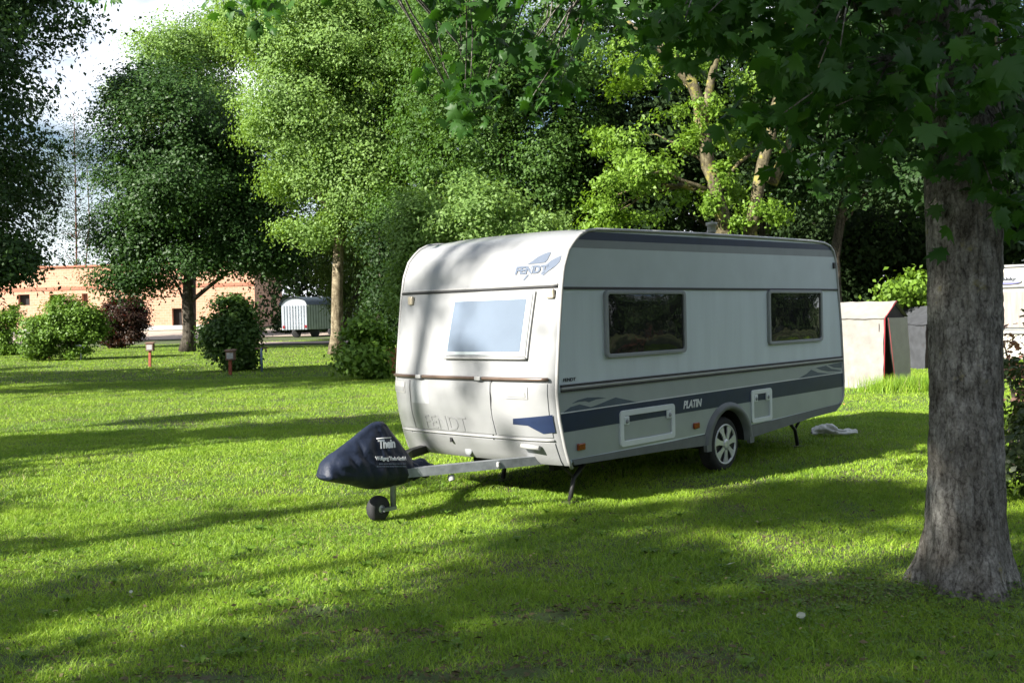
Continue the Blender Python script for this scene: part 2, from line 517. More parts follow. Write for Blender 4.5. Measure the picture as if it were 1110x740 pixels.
xs = np.concatenate([[-600, -300, -150], np.linspace(-90, 60, 61), [100, 200, 400, 600]])
ys = np.concatenate([[-120, -60], np.linspace(-30, 180, 106), [260, 400, 700, 1000]])
gx, gy = np.meshgrid(xs, ys, indexing='ij')
gz = np.minimum(terrain(gx, gy), terrain(0, 130.)) + .03 * np.sin(gx * .21) * np.sin(gy * .17) * (np.abs(gy) > 34)
nx, ny = gx.shape
idx = np.arange(nx * ny).reshape(nx, ny)
q = np.stack([idx[:-1, :-1], idx[1:, :-1], idx[1:, 1:], idx[:-1, 1:]], -1).reshape(-1, 4)
o = fast_mesh('lawn', np.stack([gx, gy, gz], -1).reshape(-1, 3), q, 4, M['ground'], None, True)
tag(o, kind='structure')


def ground_sheet(name, corners, m, lift, n=24):
    a, b, c, d = [R(p, float) for p in corners]
    vs = []
    for i in range(n + 1):
        for j in range(n + 1):
            s, t = i / n, j / n
            p = (a * (1 - s) + b * s) * (1 - t) + (d * (1 - s) + c * s) * t
            z = terrain(p[0], p[1]) + .03 * math.sin(p[0] * .21) * math.sin(p[1] * .17) * (abs(p[1]) > 34) + lift
            vs.append((p[0], p[1], float(z)))
    ii = np.arange((n + 1) ** 2).reshape(n + 1, n + 1)
    qq = np.stack([ii[:-1, :-1], ii[1:, :-1], ii[1:, 1:], ii[:-1, 1:]], -1).reshape(-1, 4)
    return tag(fast_mesh(name, R(vs), qq, 4, m, None, True), kind='structure')


ground_sheet('gravel_yard', [(-75, 76.5), (-9, 78.5), (-9, 96), (-75, 98)], M['gravel'], .06, 40)
ground_sheet('track', [(-19.5, 66.5), (-4, 62), (-4, 65), (-19.5, 70)], M['drive'], .06, 30)

def grass_field(zones):
    V, F = [], []
    base = 0
    for d0, d1, dens, wid, hgt in zones:
        y0, y1 = d0, d1
        n = int(dens * ((.53 * (y0 + y1)) * (y1 - y0) + (5.2 if d0 < 17 else 2.4) * (y1 - y0)))
        y = np.sqrt(rng.uniform(y0 ** 2, y1 ** 2, n))
        x = rng.uniform(-1, 1, n) * (.54 * y + (2.6 if d0 < 17 else 1.2))
        keep = ~gravel_zone(x, y)
        so = soilness(x, y)
        keep &= rng.uniform(0, 1, n) > so * 1.15
        keep &= rng.uniform(0, 1, n) < .45 + .8 * vnoise(x, y, 1.7) * (.5 + vnoise(x, y, 6.3))
        keep &= ~((np.abs(y - 64.5 + .29 * (x + 12)) < 1.8) & (x < -3.5) & (x > -20))
        keep &= (x - 2.80) ** 2 + (y - 6.27) ** 2 > .24 ** 2
        x, y = x[keep], y[keep]; n = len(x)
        z = terrain(x, y) + .03 * np.sin(x * .21) * np.sin(y * .17) * (np.abs(y) > 34)
        a = rng.uniform(0, 2 * PI, n)
        h = hgt * rng.uniform(.35, 1.3, n) * (.45 + .75 * vnoise(x, y, 3.1) + .5 * vnoise(x, y, 11.)) * (1 - .5 * soilness(x, y))
        tall = rng.uniform(0, 1, n) < .02
        h = np.where(tall, h * 1.7, h)
        wd = wid * rng.uniform(.6, 1.3, n)
        lean = rng.uniform(.2, 1.7, n) * h
        la = rng.uniform(0, 2 * PI, n)
        c = np.stack([x, y, z - .004], -1)
        side = np.stack([np.cos(a), np.sin(a), 0 * a], -1) * wd[:, None] / 2
        ln = np.stack([np.cos(la), np.sin(la), 0 * a], -1) * lean[:, None]
        up = np.stack([0 * h, 0 * h, h], -1)
        v0, v1 = c - side, c + side
        m0, m1 = c + up * .6 + ln * .3 - side * .8, c + up * .6 + ln * .3 + side * .8
        tp = c + up + ln
        if d0 >= 17:
            V.append(np.stack([v0, v1, tp], 1).reshape(-1, 3))
            F.append(base + np.arange(n * 3).reshape(n, 3)); base += n * 3
            continue
        V.append(np.stack([v0, v1, m1, m0, tp], 1).reshape(-1, 3))
        b = base + np.arange(n)[:, None] * 5
        F.append(np.stack([b + [0, 1, 2], b + [0, 2, 3], b + [3, 2, 4]], 1).reshape(-1, 3))
        base += n * 5
    return np.concatenate(V), np.concatenate(F)


gv, gf = grass_field([(3.6, 6.5, 12500, .0038, .034), (6.5, 10, 8000, .0050, .034), (10, 17, 3600, .0075, .034), (17, 32, 1150, .013, .040), (32, 75, 190, .030, .05)])
tag(fast_mesh('grass', gv, gf, 3, M['grass']), 'short mown green grass covering the campsite lawn', 'grass', kind='stuff')

# taller unmown tufts at the foot of the tent and round the trunk
def tufts(name, label, spots, n, h, wd):
    V, F = [], []
    for cx, cy, rx, ry in spots:
        for _ in range(n):
            x, y = cx + rx * random.gauss(0, .5), cy + ry * random.gauss(0, .5)
            a, l = random.uniform(0, 2 * PI), random.uniform(0, 2 * PI)
            hh = h * random.uniform(.4, 1.2); ln = hh * random.uniform(.1, .6)
            b = len(V)
            sx, sy = math.cos(a) * wd / 2, math.sin(a) * wd / 2
            V += [(x - sx, y - sy, 0), (x + sx, y + sy, 0), (x + math.cos(l) * ln, y + math.sin(l) * ln, hh)]
            F.append((b, b + 1, b + 2))
    tag(fast_mesh(name, R(V), R(F), 3, M['grass']), label, 'grass', kind='stuff')


random.seed(4)
tufts('long_grass', 'longer uncut grass along the foot of the beige tent', [(7.6 + .25 * i, 21.0 + .04 * i, .5, .5) for i in range(8)], 420, .34, .014)

# clover and plantain leaves near the viewer
V, F = [], []
random.seed(11)
for _ in range(1600):
    d = random.uniform(4.2, 8.5); x = random.uniform(-.55, .55) * d
    if random.random() < .35:
        x, d = 2.2 + random.gauss(0, .6), 5.9 + random.gauss(0, .5)
    for k in range(random.randint(3, 9)):
        cx, cy, cz = x + random.gauss(0, .05), d + random.gauss(0, .05), random.uniform(.025, .055)
        r = random.uniform(.005, .011); b = len(V)
        tx, ty = random.uniform(-.5, .5), random.uniform(-.5, .5)
        for j in range(6):
            wv = 2 * PI * j / 6
            V.append((cx + r * math.cos(wv), cy + r * math.sin(wv), cz + r * (tx * math.cos(wv) + ty * math.sin(wv))))
        F += [(b, b + 1, b + 2), (b, b + 2, b + 3), (b, b + 3, b + 4), (b, b + 4, b + 5)]
for _ in range(85):
    d = random.uniform(4.3, 9); x = random.uniform(-.5, .5) * d
    a0 = random.uniform(0, 6)
    for k in range(random.randint(5, 8)):
        a = a0 + k * 2.4; l = random.uniform(.03, .07); wv = l * .22; b = len(V)
        ca, sa = math.cos(a), math.sin(a)
        for rr_, ww, zz in ((0, .2, .012), (.5, 1, .045), (.85, .8, .05), (1, .05, .042)):
            for sg in (-1, 1): V.append((x + ca * l * rr_ - sg * sa * wv * ww, d + sa * l * rr_ + sg * ca * wv * ww, zz))
        for q_ in range(3): F += [(b + 2 * q_, b + 2 * q_ + 1, b + 2 * q_ + 3), (b + 2 * q_, b + 2 * q_ + 3, b + 2 * q_ + 2)]
tag(fast_mesh('clover', R(V), R(F), 3, M['weed']), 'small clover and plantain leaves scattered among the nearest grass', 'clover', kind='stuff')

V, F = [], []
for _ in range(2300):
    d = 4.2 + 7 * random.random() ** 1.5; x = random.uniform(-.55, .55) * d
    if random.random() < .45:
        k_ = random.choice(SOIL); x, d = k_[0] + k_[2] * random.gauss(0, .7), k_[1] + k_[3] * random.gauss(0, .7)
    a = random.uniform(0, 6.3); l = random.uniform(.008, .028); wv = l * random.uniform(.2, .7); b = len(V)
    ca, sa = math.cos(a), math.sin(a); z = random.uniform(.008, .04)
    V += [(x, d, z), (x + ca * l - sa * wv, d + sa * l + ca * wv, z + random.uniform(-.008, .012)), (x + ca * 2 * l, d + sa * 2 * l, z + random.uniform(-.008, .008)), (x + ca * l + sa * wv, d + sa * l - ca * wv, z + random.uniform(-.008, .012))]
    F.append((b, b + 1, b + 2, b + 3))
M['litter'] = leaf_mat('dry_litter', (.04, .032, .018), (.17, .145, .075), .9, .1, (1, 1, 1), spec=.1)
tag(fast_mesh('leaf_litter', R(V), R(F), 4, M['litter']), 'dry brown leaf scraps and twigs lying between the nearest grass blades', 'litter', kind='stuff')

# ------------------------------------------------------------------ foliage machinery
def leaf_quads(cent, size, rg, upw=.5, outward=None, aspect=.6, droop=0):
    n = len(cent)
    nrm = rg.normal(size=(n, 3)) * .5
    nrm[:, 2] += upw
    if outward is not None: nrm += outward * .9
    nrm /= np.linalg.norm(nrm, axis=1)[:, None] + 1e-9
    t = rg.normal(size=(n, 3)); t[:, 2] -= droop
    t -= nrm * (t * nrm).sum(1)[:, None]; t /= np.linalg.norm(t, axis=1)[:, None] + 1e-9
    b = np.cross(nrm, t)
    L = size * rg.uniform(.6, 1.35, n)[:, None]
    W = L * aspect
    v = np.stack([cent - t * L / 2, cent + b * W / 2 + nrm * L * .12, cent + t * L / 2, cent - b * W / 2 + nrm * L * .12], 1).reshape(-1, 3)
    f = np.arange(n * 4).reshape(n, 4)
    return v, f


def clump_centres(blobs, rg, shell=.45, bough=1.0):
    cs, outs, fr = [], [], []
    for cx, cy, cz, rx, ry, rz, n in blobs:
        d = rg.normal(size=(n, 3)); d /= np.linalg.norm(d, axis=1)[:, None]
        k = rg.normal(size=(4, 3)) * 2.3; ph = rg.uniform(0, 6.28, 4)
        amp = 1 + .13 * np.sin(d @ k.T + ph).sum(1)
        nb = min(n, max(3, n // 13))
        rb = rg.uniform(.06, 1, nb) ** shell * amp[:nb]
        bc = d[:nb] * rb[:, None]
        w_ = rg.integers(0, nb, n)
        sp = bough * np.clip(.80 / nb ** .36, .10, .36)
        off = rg.normal(size=(n, 3)) * sp * R([1, 1, .50])
        u_ = bc[w_] + off
        l_ = np.linalg.norm(u_, axis=1)
        u_ *= np.minimum(1, 1.12 / np.maximum(l_, 1e-6))[:, None]
        cs.append(R([cx, cy, cz]) + u_ * R([rx, ry, rz]))
        oo = bc[w_] * .6 + off / sp * .45
        outs.append(oo / (np.linalg.norm(oo, axis=1)[:, None] + 1e-6)); fr.append(l_)
    return np.concatenate(cs), np.concatenate(outs), np.concatenate(fr)


def crown_mesh(name, blobs, leaf, per, clump_r, m, parent, seed, shell=.45, upw=.5, aspect=.6, flat=.65, droop=0, zmin=None, root=R([0, 0, 0]), bough=1.0):
    rg = np.random.default_rng(seed)
    c, out, fr = clump_centres(blobs, rg, shell, bough)
    if zmin is not None:
        k = c[:, 2] > zmin; c, out = c[k], out[k]
    n = len(c)
    cr = clump_r * rg.uniform(.6, 1.4, n)
    off = rg.normal(size=(n, per, 3)) * .5 * cr[:, None, None] * R([1, 1, flat])
    pts = (c[:, None, :] + off).reshape(-1, 3)
    o3 = np.repeat(out, per, 0)
    v, f = leaf_quads(pts, leaf, rg, upw, o3, aspect, droop)
    return fast_mesh(name, v - root, f, 4, m, parent), c


def limb_path(a, b, rg, n=6, sag=.12):
    a, b = R(a, float), R(b, float)
    L = np.linalg.norm(b - a)
    ps = []
    for i in range(n + 1):
        t = i / n
        p = a * (1 - t) + b * t
        p = p + R([0, 0, 1]) * L * sag * math.sin(PI * t) + (rg.normal(size=3) * .04 * L * math.sin(PI * t))
        ps.append(p)
    return ps


def tree(name, label, base, trunk, r0, blobs, leaf, per, clump_r, lm, bm, seed, cat='tree', group=None, limbs=14, shell=.45, upw=.5, aspect=.6, droop=0, sides=10, extra=None, flat=.65, rtop=.25, zmin=None, bough=1.0):
    """trunk: list of 3-d points from the ground up; blobs: ellipsoids of foliage (world coordinates)"""
    base = R(base, float)
    root = empty(name, base, label, cat, group)
    rg = np.random.default_rng(seed + 1000)
    cr, cc = crown_mesh('crown', blobs, leaf, per, clump_r, lm, root, seed, shell, upw, aspect, flat, droop, zmin, base, bough)
    mb = MB()
    tr = [R(p, float) - base for p in trunk]
    # refine the trunk
    pts = []
    for i in range(len(tr) - 1):
        for t in (0, .34, .67):
            pts.append(tr[i] * (1 - t) + tr[i + 1] * t + rg.normal(size=3) * R([1, 1, 0]) * r0 * .1 * (i > 0 or t > 0))
    pts.append(tr[-1])
    k = len(pts)
    rs = [r0 * (1 - (1 - rtop) * (i / (k - 1)) ** 1.2) * (1.35 if i == 0 else 1) for i in range(k)]
    mb.tube(pts, rs, sides)
    if limbs:
        lo = pts[max(1, k // 3)][2]
        pick = rg.choice(len(cc), min(limbs, len(cc)), replace=False)
        for i in pick:
            tgt = cc[i] - base
            j = min(range(k), key=lambda q: abs(pts[q][2] - max(lo, tgt[2] - .45 * np.linalg.norm(tgt[:2] - pts[q][:2]) - .3)))
            lp = limb_path(pts[j], tgt, rg)
            rr = min(rs[j] * .45, .02 * np.linalg.norm(tgt - pts[j]) + .015)
            mb.tube(lp, [rr * (1 - .8 * t / 6) for t in range(7)], 5)
    if extra:
        for path, ra, rb in extra:
            path = [R(p, float) - base for p in path]
            fine = []
            for i in range(len(path) - 1):
                for t in (0, .5): fine.append(path[i] * (1 - t) + path[i + 1] * t + rg.normal(size=3) * ra * .12)
            fine.append(path[-1])
            mb.tube(fine, [ra + (rb - ra) * i / (len(fine) - 1) for i in range(len(fine))], sides)
    mb.build('trunk', bm, root)
    return root


def px_blob(u, v, d, hw, hh, n, dep=None):
    """ellipsoid seen at pixel u, v at distance d with half sizes in pixels"""
    p = P(u, v, d); s = d / CAM_F
    return (*p, hw * s, dep or hw * s, hh * s, n)


def vert_trunk(base, h):
    return [base, base + R([0, 0, h * .4]), base + R([0, 0, h])]


# ---- T1 dark drooping tree at the far left
b = R([-15.6, 26.5, 0])
tree('spruce_tree', 'dark dense tree with drooping lower boughs at the left edge of the lawn', b, vert_trunk(b, 15), .33,
     [(-15.9, 26.5, 10.2, 4.3, 4.0, 5.5, 900), (-16.3, 26.5, 5.2, 3.5, 3.2, 3, 260), (-12.6, 26.5, 11.2, 1.9, 2.0, 2.6, 150), (-13.6, 26.2, 4.3, 1.3, 1.4, 1.1, 60), (-12.9, 26, 3.3, .55, .6, .75, 30), (-14.2, 26, 3.0, .5, .6, 1.0, 26)],
     .13, 95, .62, M['leaf_dark'], M['bark_dark'], 11, limbs=18, droop=.8, shell=.5)
b = R([-43, 72, terrain(0, 72.)])
tree('dark_tree', 'tall dark tree standing behind the drooping tree at the left edge', b, vert_trunk(b, 18), .4,
     [(-43, 72, 17, 8.5, 5, 12, 560), (-37.5, 72, 11, 4.5, 4, 6.2, 160)], .34, 50, 1.4, M['leaf_far'], M['bark_dark'], 10, limbs=14)  # dark leaf colour replaces shade that misses this crown

# ---- thin young trees behind it
b = G(86, 352); d = b[1]
tree('sapling_tree', 'thin sparse young tree with twin reddish stems in front of the brick building', b, [b, P(83, 290, d), P(82, 200, d), P(80, 120, d)], .14,
     [px_blob(80, 215, d, 32, 92, 260), px_blob(66, 160, d, 26, 50, 130)], .2, 30, .8, M['leaf_dark'], M['bark_pink'], 12, limbs=20, extra=[([b + R([.2, 0, 0]), P(92, 300, d), P(97, 240, d), P(94, 170, d)], .12, .03)])

# ---- T2 dark round maple on the lawn
b = G(203, 381); d = b[1]
tree('round_tree', 'broad dark green tree with a round crown and straight trunk on the far lawn', b, [b, P(204, 330, d), P(208, 250, d), P(212, 130, d)], 7.5 * d / CAM_F,
     [px_blob(212, 185, d, 98, 108, 1150), px_blob(158, 250, d, 62, 44, 240), px_blob(275, 250, d, 52, 52, 240), px_blob(150, 305, d, 44, 22, 75), px_blob(225, 288, d, 60, 18, 80), px_blob(290, 282, d, 28, 18, 40)],
     .19, 80, 1.0, M['leaf_round'], M['bark_dark'], 13, limbs=24, upw=.6, shell=.4, bough=1.4)
# ---- T2b paler tree behind it
d = 92; b = P(206, 350, d); b[2] = terrain(0, 92.)
tree('tall_poplar', 'tall pale sunlit tree rising behind the dark round tree', b, [b, P(212, 200, d), P(215, 60, d)], .4,
     [px_blob(205, 75, d, 56, 62, 520), px_blob(250, 60, d, 34, 50, 220), px_blob(165, 110, d, 34, 36, 140)], .26, 60, 1.2, M['leaf_birch'], M['bark_dark'], 14, limbs=10, bough=1.3)

# ---- T3 bright birch-like tree
b = G(364, 384); d = b[1]
tree('birch_tree', 'tall sunlit pale green tree with slender straight trunk left of the caravan', b, [b, P(366, 320, d), P(368, 240, d), P(366, 190, d), P(372, 80, d), P(380, -40, d)], 7 * d / CAM_F,
     [px_blob(380, 90, d, 108, 110, 1250), px_blob(330, 130, d, 62, 90, 380), px_blob(420, 190, d, 78, 58, 420), px_blob(350, 20, d, 92, 62, 500), px_blob(430, 0, d, 76, 70, 420), px_blob(345, 195, d, 50, 34, 140), px_blob(334, 252, d, 27, 16, 42), px_blob(418, 245, d, 52, 26, 120)],
     .155, 84, .8, M['leaf_birch'], M['bark_birch'], 15, limbs=30, droop=.5, bough=1.5, extra=[([P(367, 240, d), P(352, 222, d), P(335, 205, d)], .12, .05), ([P(367, 245, d), P(385, 225, d), P(402, 205, d)], .11, .04)])

# ---- light green larch and thin stem behind the birch
b = R([-10.4, 60, terrain(0, 60.)]); d = 60
tree('larch_tree', 'small light green conifer with hanging twigs between birch and caravan', b, [b, P(393, 300, d), P(392, 225, d)], .16,
     [px_blob(388, 300, d, 30, 50, 150), px_blob(360, 285, d, 24, 46, 90), px_blob(395, 250, d, 26, 40, 90), px_blob(415, 275, d, 24, 50, 90)], .26, 40, .75, M['leaf_spruce'], M['bark_dark'], 16, limbs=14, aspect=.25, droop=1.5)
b = R([-6.0, 44, terrain(0, 44.)]); d = 44
tree('thin_tree', 'dark slender stemmed tree close beside the left edge of the caravan', b, [b, P(413, 320, d), P(411, 250, d)], .1,
     [px_blob(428, 330, d, 26, 36, 130), px_blob(420, 270, d, 34, 40, 110)], .16, 40, .6, M['leaf_dark'], M['bark_dark'], 17, limbs=10)

# ---- T4 dark tree behind the caravan roof
b = R([-.25, 40, terrain(0, 40.)]); d = 40
tree('ivy_tree', 'dark tree with an ivy clad trunk directly behind the caravan roof', b, [b, P(547, 255, d), P(546, 180, d), P(549, 100, d), P(552, -60, d)], .24,
     [px_blob(570, 60, d, 130, 110, 900), px_blob(510, 150, d, 60, 70, 260), px_blob(600, 170, d, 70, 60, 260), px_blob(547, 215, d, 16, 36, 70)], .14, 60, .7, M['leaf_lime'], M['bark_dark'], 18, limbs=24)

# ---- sunlit hazel scrub just above the roof line
b = R([-1.6, 33, terrain(0, 33.)]); d = 33
tree('hazel_shrub', 'sunlit leafy shrub showing above the front half of the caravan roof', b, [b, P(505, 300, d), P(500, 240, d)], .1,
     [px_blob(505, 240, d, 62, 38, 240), px_blob(575, 250, d, 56, 24, 130), px_blob(455, 255, d, 36, 46, 130), px_blob(535, 300, d, 90, 50, 200), px_blob(452, 320, d, 30, 50, 110)], .125, 56, .5, M['leaf_birch'], M['bark_dark'], 19, cat='shrub', limbs=14)

b = R([-3.2, 46, terrain(0, 46.)]); d = 46
tree('ash_tree', 'sunlit tree filling the gap between the slender birch and the ivy clad trunk', b, [b, P(478, 300, d), P(474, 180, d), P(470, 20, d)], .2,
     [px_blob(478, 150, d, 52, 90, 420), px_blob(490, 40, d, 60, 70, 360), px_blob(450, 225, d, 34, 40, 120)], .15, 64, .75, M['leaf_lime'], M['bark_birch'], 25, limbs=12, bough=1.2)
# ---- T5 lichen covered multi stem tree
b = R([6.4, 29, 0]); d = 29
tree('lichen_tree', 'leaning tree with several yellow lichened stems and fresh shoots behind the caravan', b,
     [b, P(787, 262, d), P(781, 225, d), P(770, 180, d), P(762, 130, d), P(750, 90, d), P(720, 55, d), P(676, 24, d)], .25,
     [px_blob(690, 140, d + 1, 46, 70, 80), px_blob(655, 215, d, 36, 34, 50), px_blob(705, 195, d, 40, 50, 60), px_blob(805, 150, d + 1.2, 44, 80, 100), px_blob(818, 228, d - .4, 26, 20, 26), px_blob(740, 170, d + .3, 20, 50, 20), px_blob(700, 60, d + 1.5, 80, 56, 120), px_blob(830, 60, d + 1.5, 60, 60, 90), px_blob(690, 244, d, 50, 12, 36), px_blob(773, 205, d - .35, 16, 46, 22), px_blob(758, 110, d - .3, 16, 40, 16)],
     .12, 40, .30, M['leaf_bright'], M['bark_yellow'], 20, limbs=9, rtop=.45, bough=.7, sides=16, droop=.6,
     extra=[([b + R([.5, .1, 0]), P(815, 250, d), P(822, 200, d), P(836, 150, d), P(846, 95, d), P(856, 20, d)], .21, .11), ([P(836, 200, d + .5), P(862, 140, d + .5), P(874, 70, d + .5), P(880, 0, d)], .16, .08), ([P(762, 140, d), P(772, 80, d), P(790, 10, d)], .15, .06)])

b = R([10.5, 42, 0]); d = 42
tree('gloomy_tree', 'dark wide crowned tree filling the gaps behind the lichened stems', b, vert_trunk(b, 13), .3,
     [px_blob(690, 130, d, 110, 130, 700), px_blob(820, 140, d, 100, 130, 700)], .22, 46, .85, M['leaf_far'], M['bark_dark'], 24, limbs=14)  # darkest leaves stand in for shade; the sun reaches this crown
# ---- broken stem and understory on the right
b = R([10.2, 31, 0]); d = 31
tree('old_tree', 'mossy bent dark trunk with a dense crown between caravan and tent', b, [b, P(907, 330, d), P(905, 280, d), P(913, 225, d), P(916, 205, d), P(905, 120, d), P(900, 20, d)], .2,
     [px_blob(930, 60, d, 110, 110, 700), px_blob(880, 180, d, 60, 60, 160), px_blob(1000, 190, d, 70, 60, 200)], .16, 42, .6, M['leaf_dark'], M['bark_dark'], 21, limbs=5)
b = R([11.6, 33, 0]); d = 30
tree('elder_shrub', 'bright sunlit shrub above the beige tent roof beside the big trunk', b, [b, P(985, 330, d), P(985, 300, d)], .08,
     [px_blob(994, 304, d, 18, 18, 36), px_blob(966, 316, d, 18, 9, 18), px_blob(1010, 330, d, 20, 26, 40)], .16, 34, .4, M['leaf_bright'], M['bark_dark'], 22, cat='shrub', limbs=8)
b = R([17, 36, 0]); d = 36
tree('shade_tree', 'tall dark tree behind the right hand caravan', b, vert_trunk(b, 12), .3,
     [px_blob(1080, 120, d, 120, 140, 800), px_blob(1040, 270, d, 90, 40, 260), px_blob(930, 270, d, 70, 50, 260), px_blob(915, 305, d, 34, 40, 160)], .2, 46, .8, M['leaf_far'], M['bark_dark'], 23, limbs=16)

# ---- far wood
wb = []
random.seed(3)
for i in range(26):
    t = i / 25
    x, y = -18 + t * 62, 62 - 12 * t + random.uniform(-3, 3) + (26 if t < .22 else 0)
    wb.append((x, y, 6.5 + random.uniform(-1, 2), 4.2, 3.2, 7.5, 120))
    wb.append((x + 1, y + 1, 1.2 + float(terrain(0, y)), 3.2, 2.0, 1.6, 60))
for i in range(12):
    wb.append((-70 + i * 5.5, 128 + random.uniform(-4, 4), 6, 5, 4, 6, 60))
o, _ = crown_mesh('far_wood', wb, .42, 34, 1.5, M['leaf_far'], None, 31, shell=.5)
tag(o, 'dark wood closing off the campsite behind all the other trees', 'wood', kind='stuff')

wb = []
for a in range(-36, 75, 7):          # unseen wood, added to darken window reflections and cut sky light
    t = rad(a); rr_ = 30 + random.uniform(-3, 3)
    wb.append((rr_ * math.cos(-t) + 2, rr_ * math.sin(-t) + 4, 4.2, 4.2, 3.6, 4.4, 120))
for a in range(82, 118, 8):
    t = rad(a); wb.append((34 * math.cos(-t), 34 * math.sin(-t), 6, 4.2, 3.6, 6, 120))
for a in range(150, 176, 6):
    t = rad(a); wb.append((42 * math.cos(t), 42 * math.sin(t), 6, 4.5, 3.6, 7, 110))
o, _ = crown_mesh('unseen_wood', wb, .5, 30, 1.5, M['leaf_far'], None, 32, shell=.5)
tag(o, 'unseen dark wood added on the right and behind the viewer', 'wood', kind='stuff')

# ------------------------------------------------------------------ near maple
MROOT = R([2.785, 6.27, 0])
maple = empty('maple_tree', MROOT, 'big maple with a thick grey furrowed trunk standing right of the caravan', 'tree')
from mathutils import noise as mnoise


def maple_trunk():
    n, k = 128, 190
    H = 5.2
    V = np.zeros((k, n, 3))
    for i in range(k):
        z = -.05 + (H + .05) * (i / (k - 1)) ** 1.15
        r = .190 + .018 * math.exp(-((z - 2.6) / .9) ** 2) + .085 * math.exp(-max(0, z) / .24) + .022 * math.exp(-max(0, z) / .9)
        cx = .02 * math.sin(z * .8) + .012 * z; cy = 0.03 * z
        for j in range(n):
            a = 2 * PI * j / n
            but = .050 * math.exp(-max(0, z) / .22) * (math.sin(3 * a + .6) + .6 * math.sin(5 * a + 2))
            ca, sa = math.cos(a), math.sin(a)
            q = Vector((ca * 2.6, sa * 2.6, z * 3.4))
            f = mnoise.fractal(q * 2.4, 1.0, 2.1, 5) * .010
            rd = mnoise.ridged_multi_fractal(Vector((ca * 2.4, sa * 2.4, z * 1.9)) * 1.7, 1.0, 2.2, 4, 1.0, 2.0)
            cell = mnoise.voronoi(Vector((ca * 3.6, sa * 3.6, z * 4.2)))[0]
            plate = min(.10, cell[1] - cell[0]) * .10
            rr = r + but + f + rd * .004 + plate
            V[i, j] = (cx + rr * ca, cy + rr * sa, z)
    ii = np.arange(n * k).reshape(k, n)
    q = np.stack([ii[:-1], np.roll(ii, -1, 1)[:-1], np.roll(ii, -1, 1)[1:], ii[1:]], -1).reshape(-1, 4)
    return fast_mesh('trunk', V.reshape(-1, 3), q, 4, M['bark'], maple, True)


maple_trunk()
MAPLE_HALF = [(.0, .0), (.28, -.10), (.24, .06), (.53, .10), (.44, .24), (.62, .52), (.37, .45), (.27, .50), (.31, .74), (.14, .69), (.0, 1.02)]
_ol = MAPLE_HALF + [(-x, y) for x, y in MAPLE_HALF[-2:0:-1]]
LEAF_OUT = R([(x, y, -.22 * y * y - .25 * abs(x)) for x, y in _ol] + [(0, .34, .0)])


def maple_leaves(name, clumps, parent, root, seed, size=.125):
    rg = np.random.default_rng(seed)
    V, F, base = [], [], 0
    k = len(LEAF_OUT)
    fan = [(k - 1, i, (i + 1) % (k - 1)) for i in range(k - 1)]
    for (c, r, n) in clumps:
        for _ in range(n):
            p = R(c) + rg.normal(size=3) * r * .5 * R([1, 1, .7])
            nr = rg.normal(size=3) * .55 + R([0, -.25, .65]); nr /= np.linalg.norm(nr)
            t = rg.normal(size=3) + R([0, 0, -1.3]); t -= nr * (t @ nr); t /= np.linalg.norm(t)
            b = np.cross(t, nr)
            s = size * rg.uniform(.45, 1.3)
            V.append(p + s * (LEAF_OUT[:, :1] * b + LEAF_OUT[:, 1:2] * t + LEAF_OUT[:, 2:3] * nr * rg.uniform(.2, 2.6)))
            F.append(np.array(fan) + base); base += k
    return fast_mesh(name, np.concatenate(V) - root, np.concatenate(F), 3, M['leaf_maple'], parent)


rg = np.random.default_rng(77)
cl = []


def maple_zone(u0, u1, v0, v1, d0, d1, n, r=.30, per=14):
    for _ in range(n):
        cl.append((P(rg.uniform(u0, u1), rg.uniform(v0, v1), rg.uniform(d0, d1)), r, per))


maple_zone(860, 1130, -140, 120, 5.0, 8.4, 105, .34, 20)
maple_zone(700, 900, -140, 60, 5.6, 9, 60, .34, 17)
maple_zone(820, 990, 60, 190, 5.6, 8.0, 20, .26, 12)
maple_zone(1060, 1180, 60, 240, 5.0, 7.5, 30, .3, 16)
maple_zone(640, 800, -140, 20, 6.5, 9, 34, .32, 13)
maple_zone(440, 680, -140, 20, 7.0, 10, 52, .32, 15)
maple_zone(475, 600, 15, 110, 7.5, 9.5, 22, .26, 14)
maple_zone(500, 545, 90, 135, 8, 9, 4, .2, 9)
maple_zone(235, 320, -120, 25, 8.5, 10.5, 9, .25, 10)
maple_zone(330, 460, -160, -15, 8, 10, 22, .3, 12)
maple_zone(80, 150, -50, 0, 8.5, 9.5, 4, .2, 8)
vis = list(cl)
for _ in range(300):   # the rest of the crown above the picture
    d = rg.normal(size=3); d /= np.linalg.norm(d)
    c = R([2.4, 6.8, 8.6]) + d * rg.uniform(.1, 1) ** .4 * R([5.2, 4.6, 4.0])
    if c[2] > 5.3: cl.append((c, .5, 26))
maple_leaves('crown', cl, maple, MROOT, 78)
mb = MB()
ml = []
top = R([.09, .15, 4.6])
for tgt in ([-1.0, 7.6, 4.6], [-2.6, 8.8, 5.0], [.6, 8.2, 5.2], [4.6, 7.2, 5.0], [1.4, 5.4, 5.4], [3.2, 9.2, 6.5], [2.4, 6.2, 9.5], [5.6, 5.2, 6.4], [-.4, 5.6, 7.4]):
    st = R([.06, .1, rg.uniform(3.3, 5.0)])
    lp = limb_path(st, R(tgt) - MROOT, rg, 8, .10)
    mb.tube(lp, [.085 * (1 - .82 * i / 8) for i in range(9)], 8); ml.append(lp)
allp = np.concatenate([R(l) for l in ml])
for i, (c, r, n) in enumerate(vis):
    c = c - MROOT
    j = np.argmin(((allp - c) ** 2).sum(1))
    if np.linalg.norm(allp[j] - c) < 2.6:
        mb.tube(limb_path(allp[j], c, rg, 4, .05), [.012, .010, .008, .006, .004], 4)
mb.build('limb', M['bark'], maple)

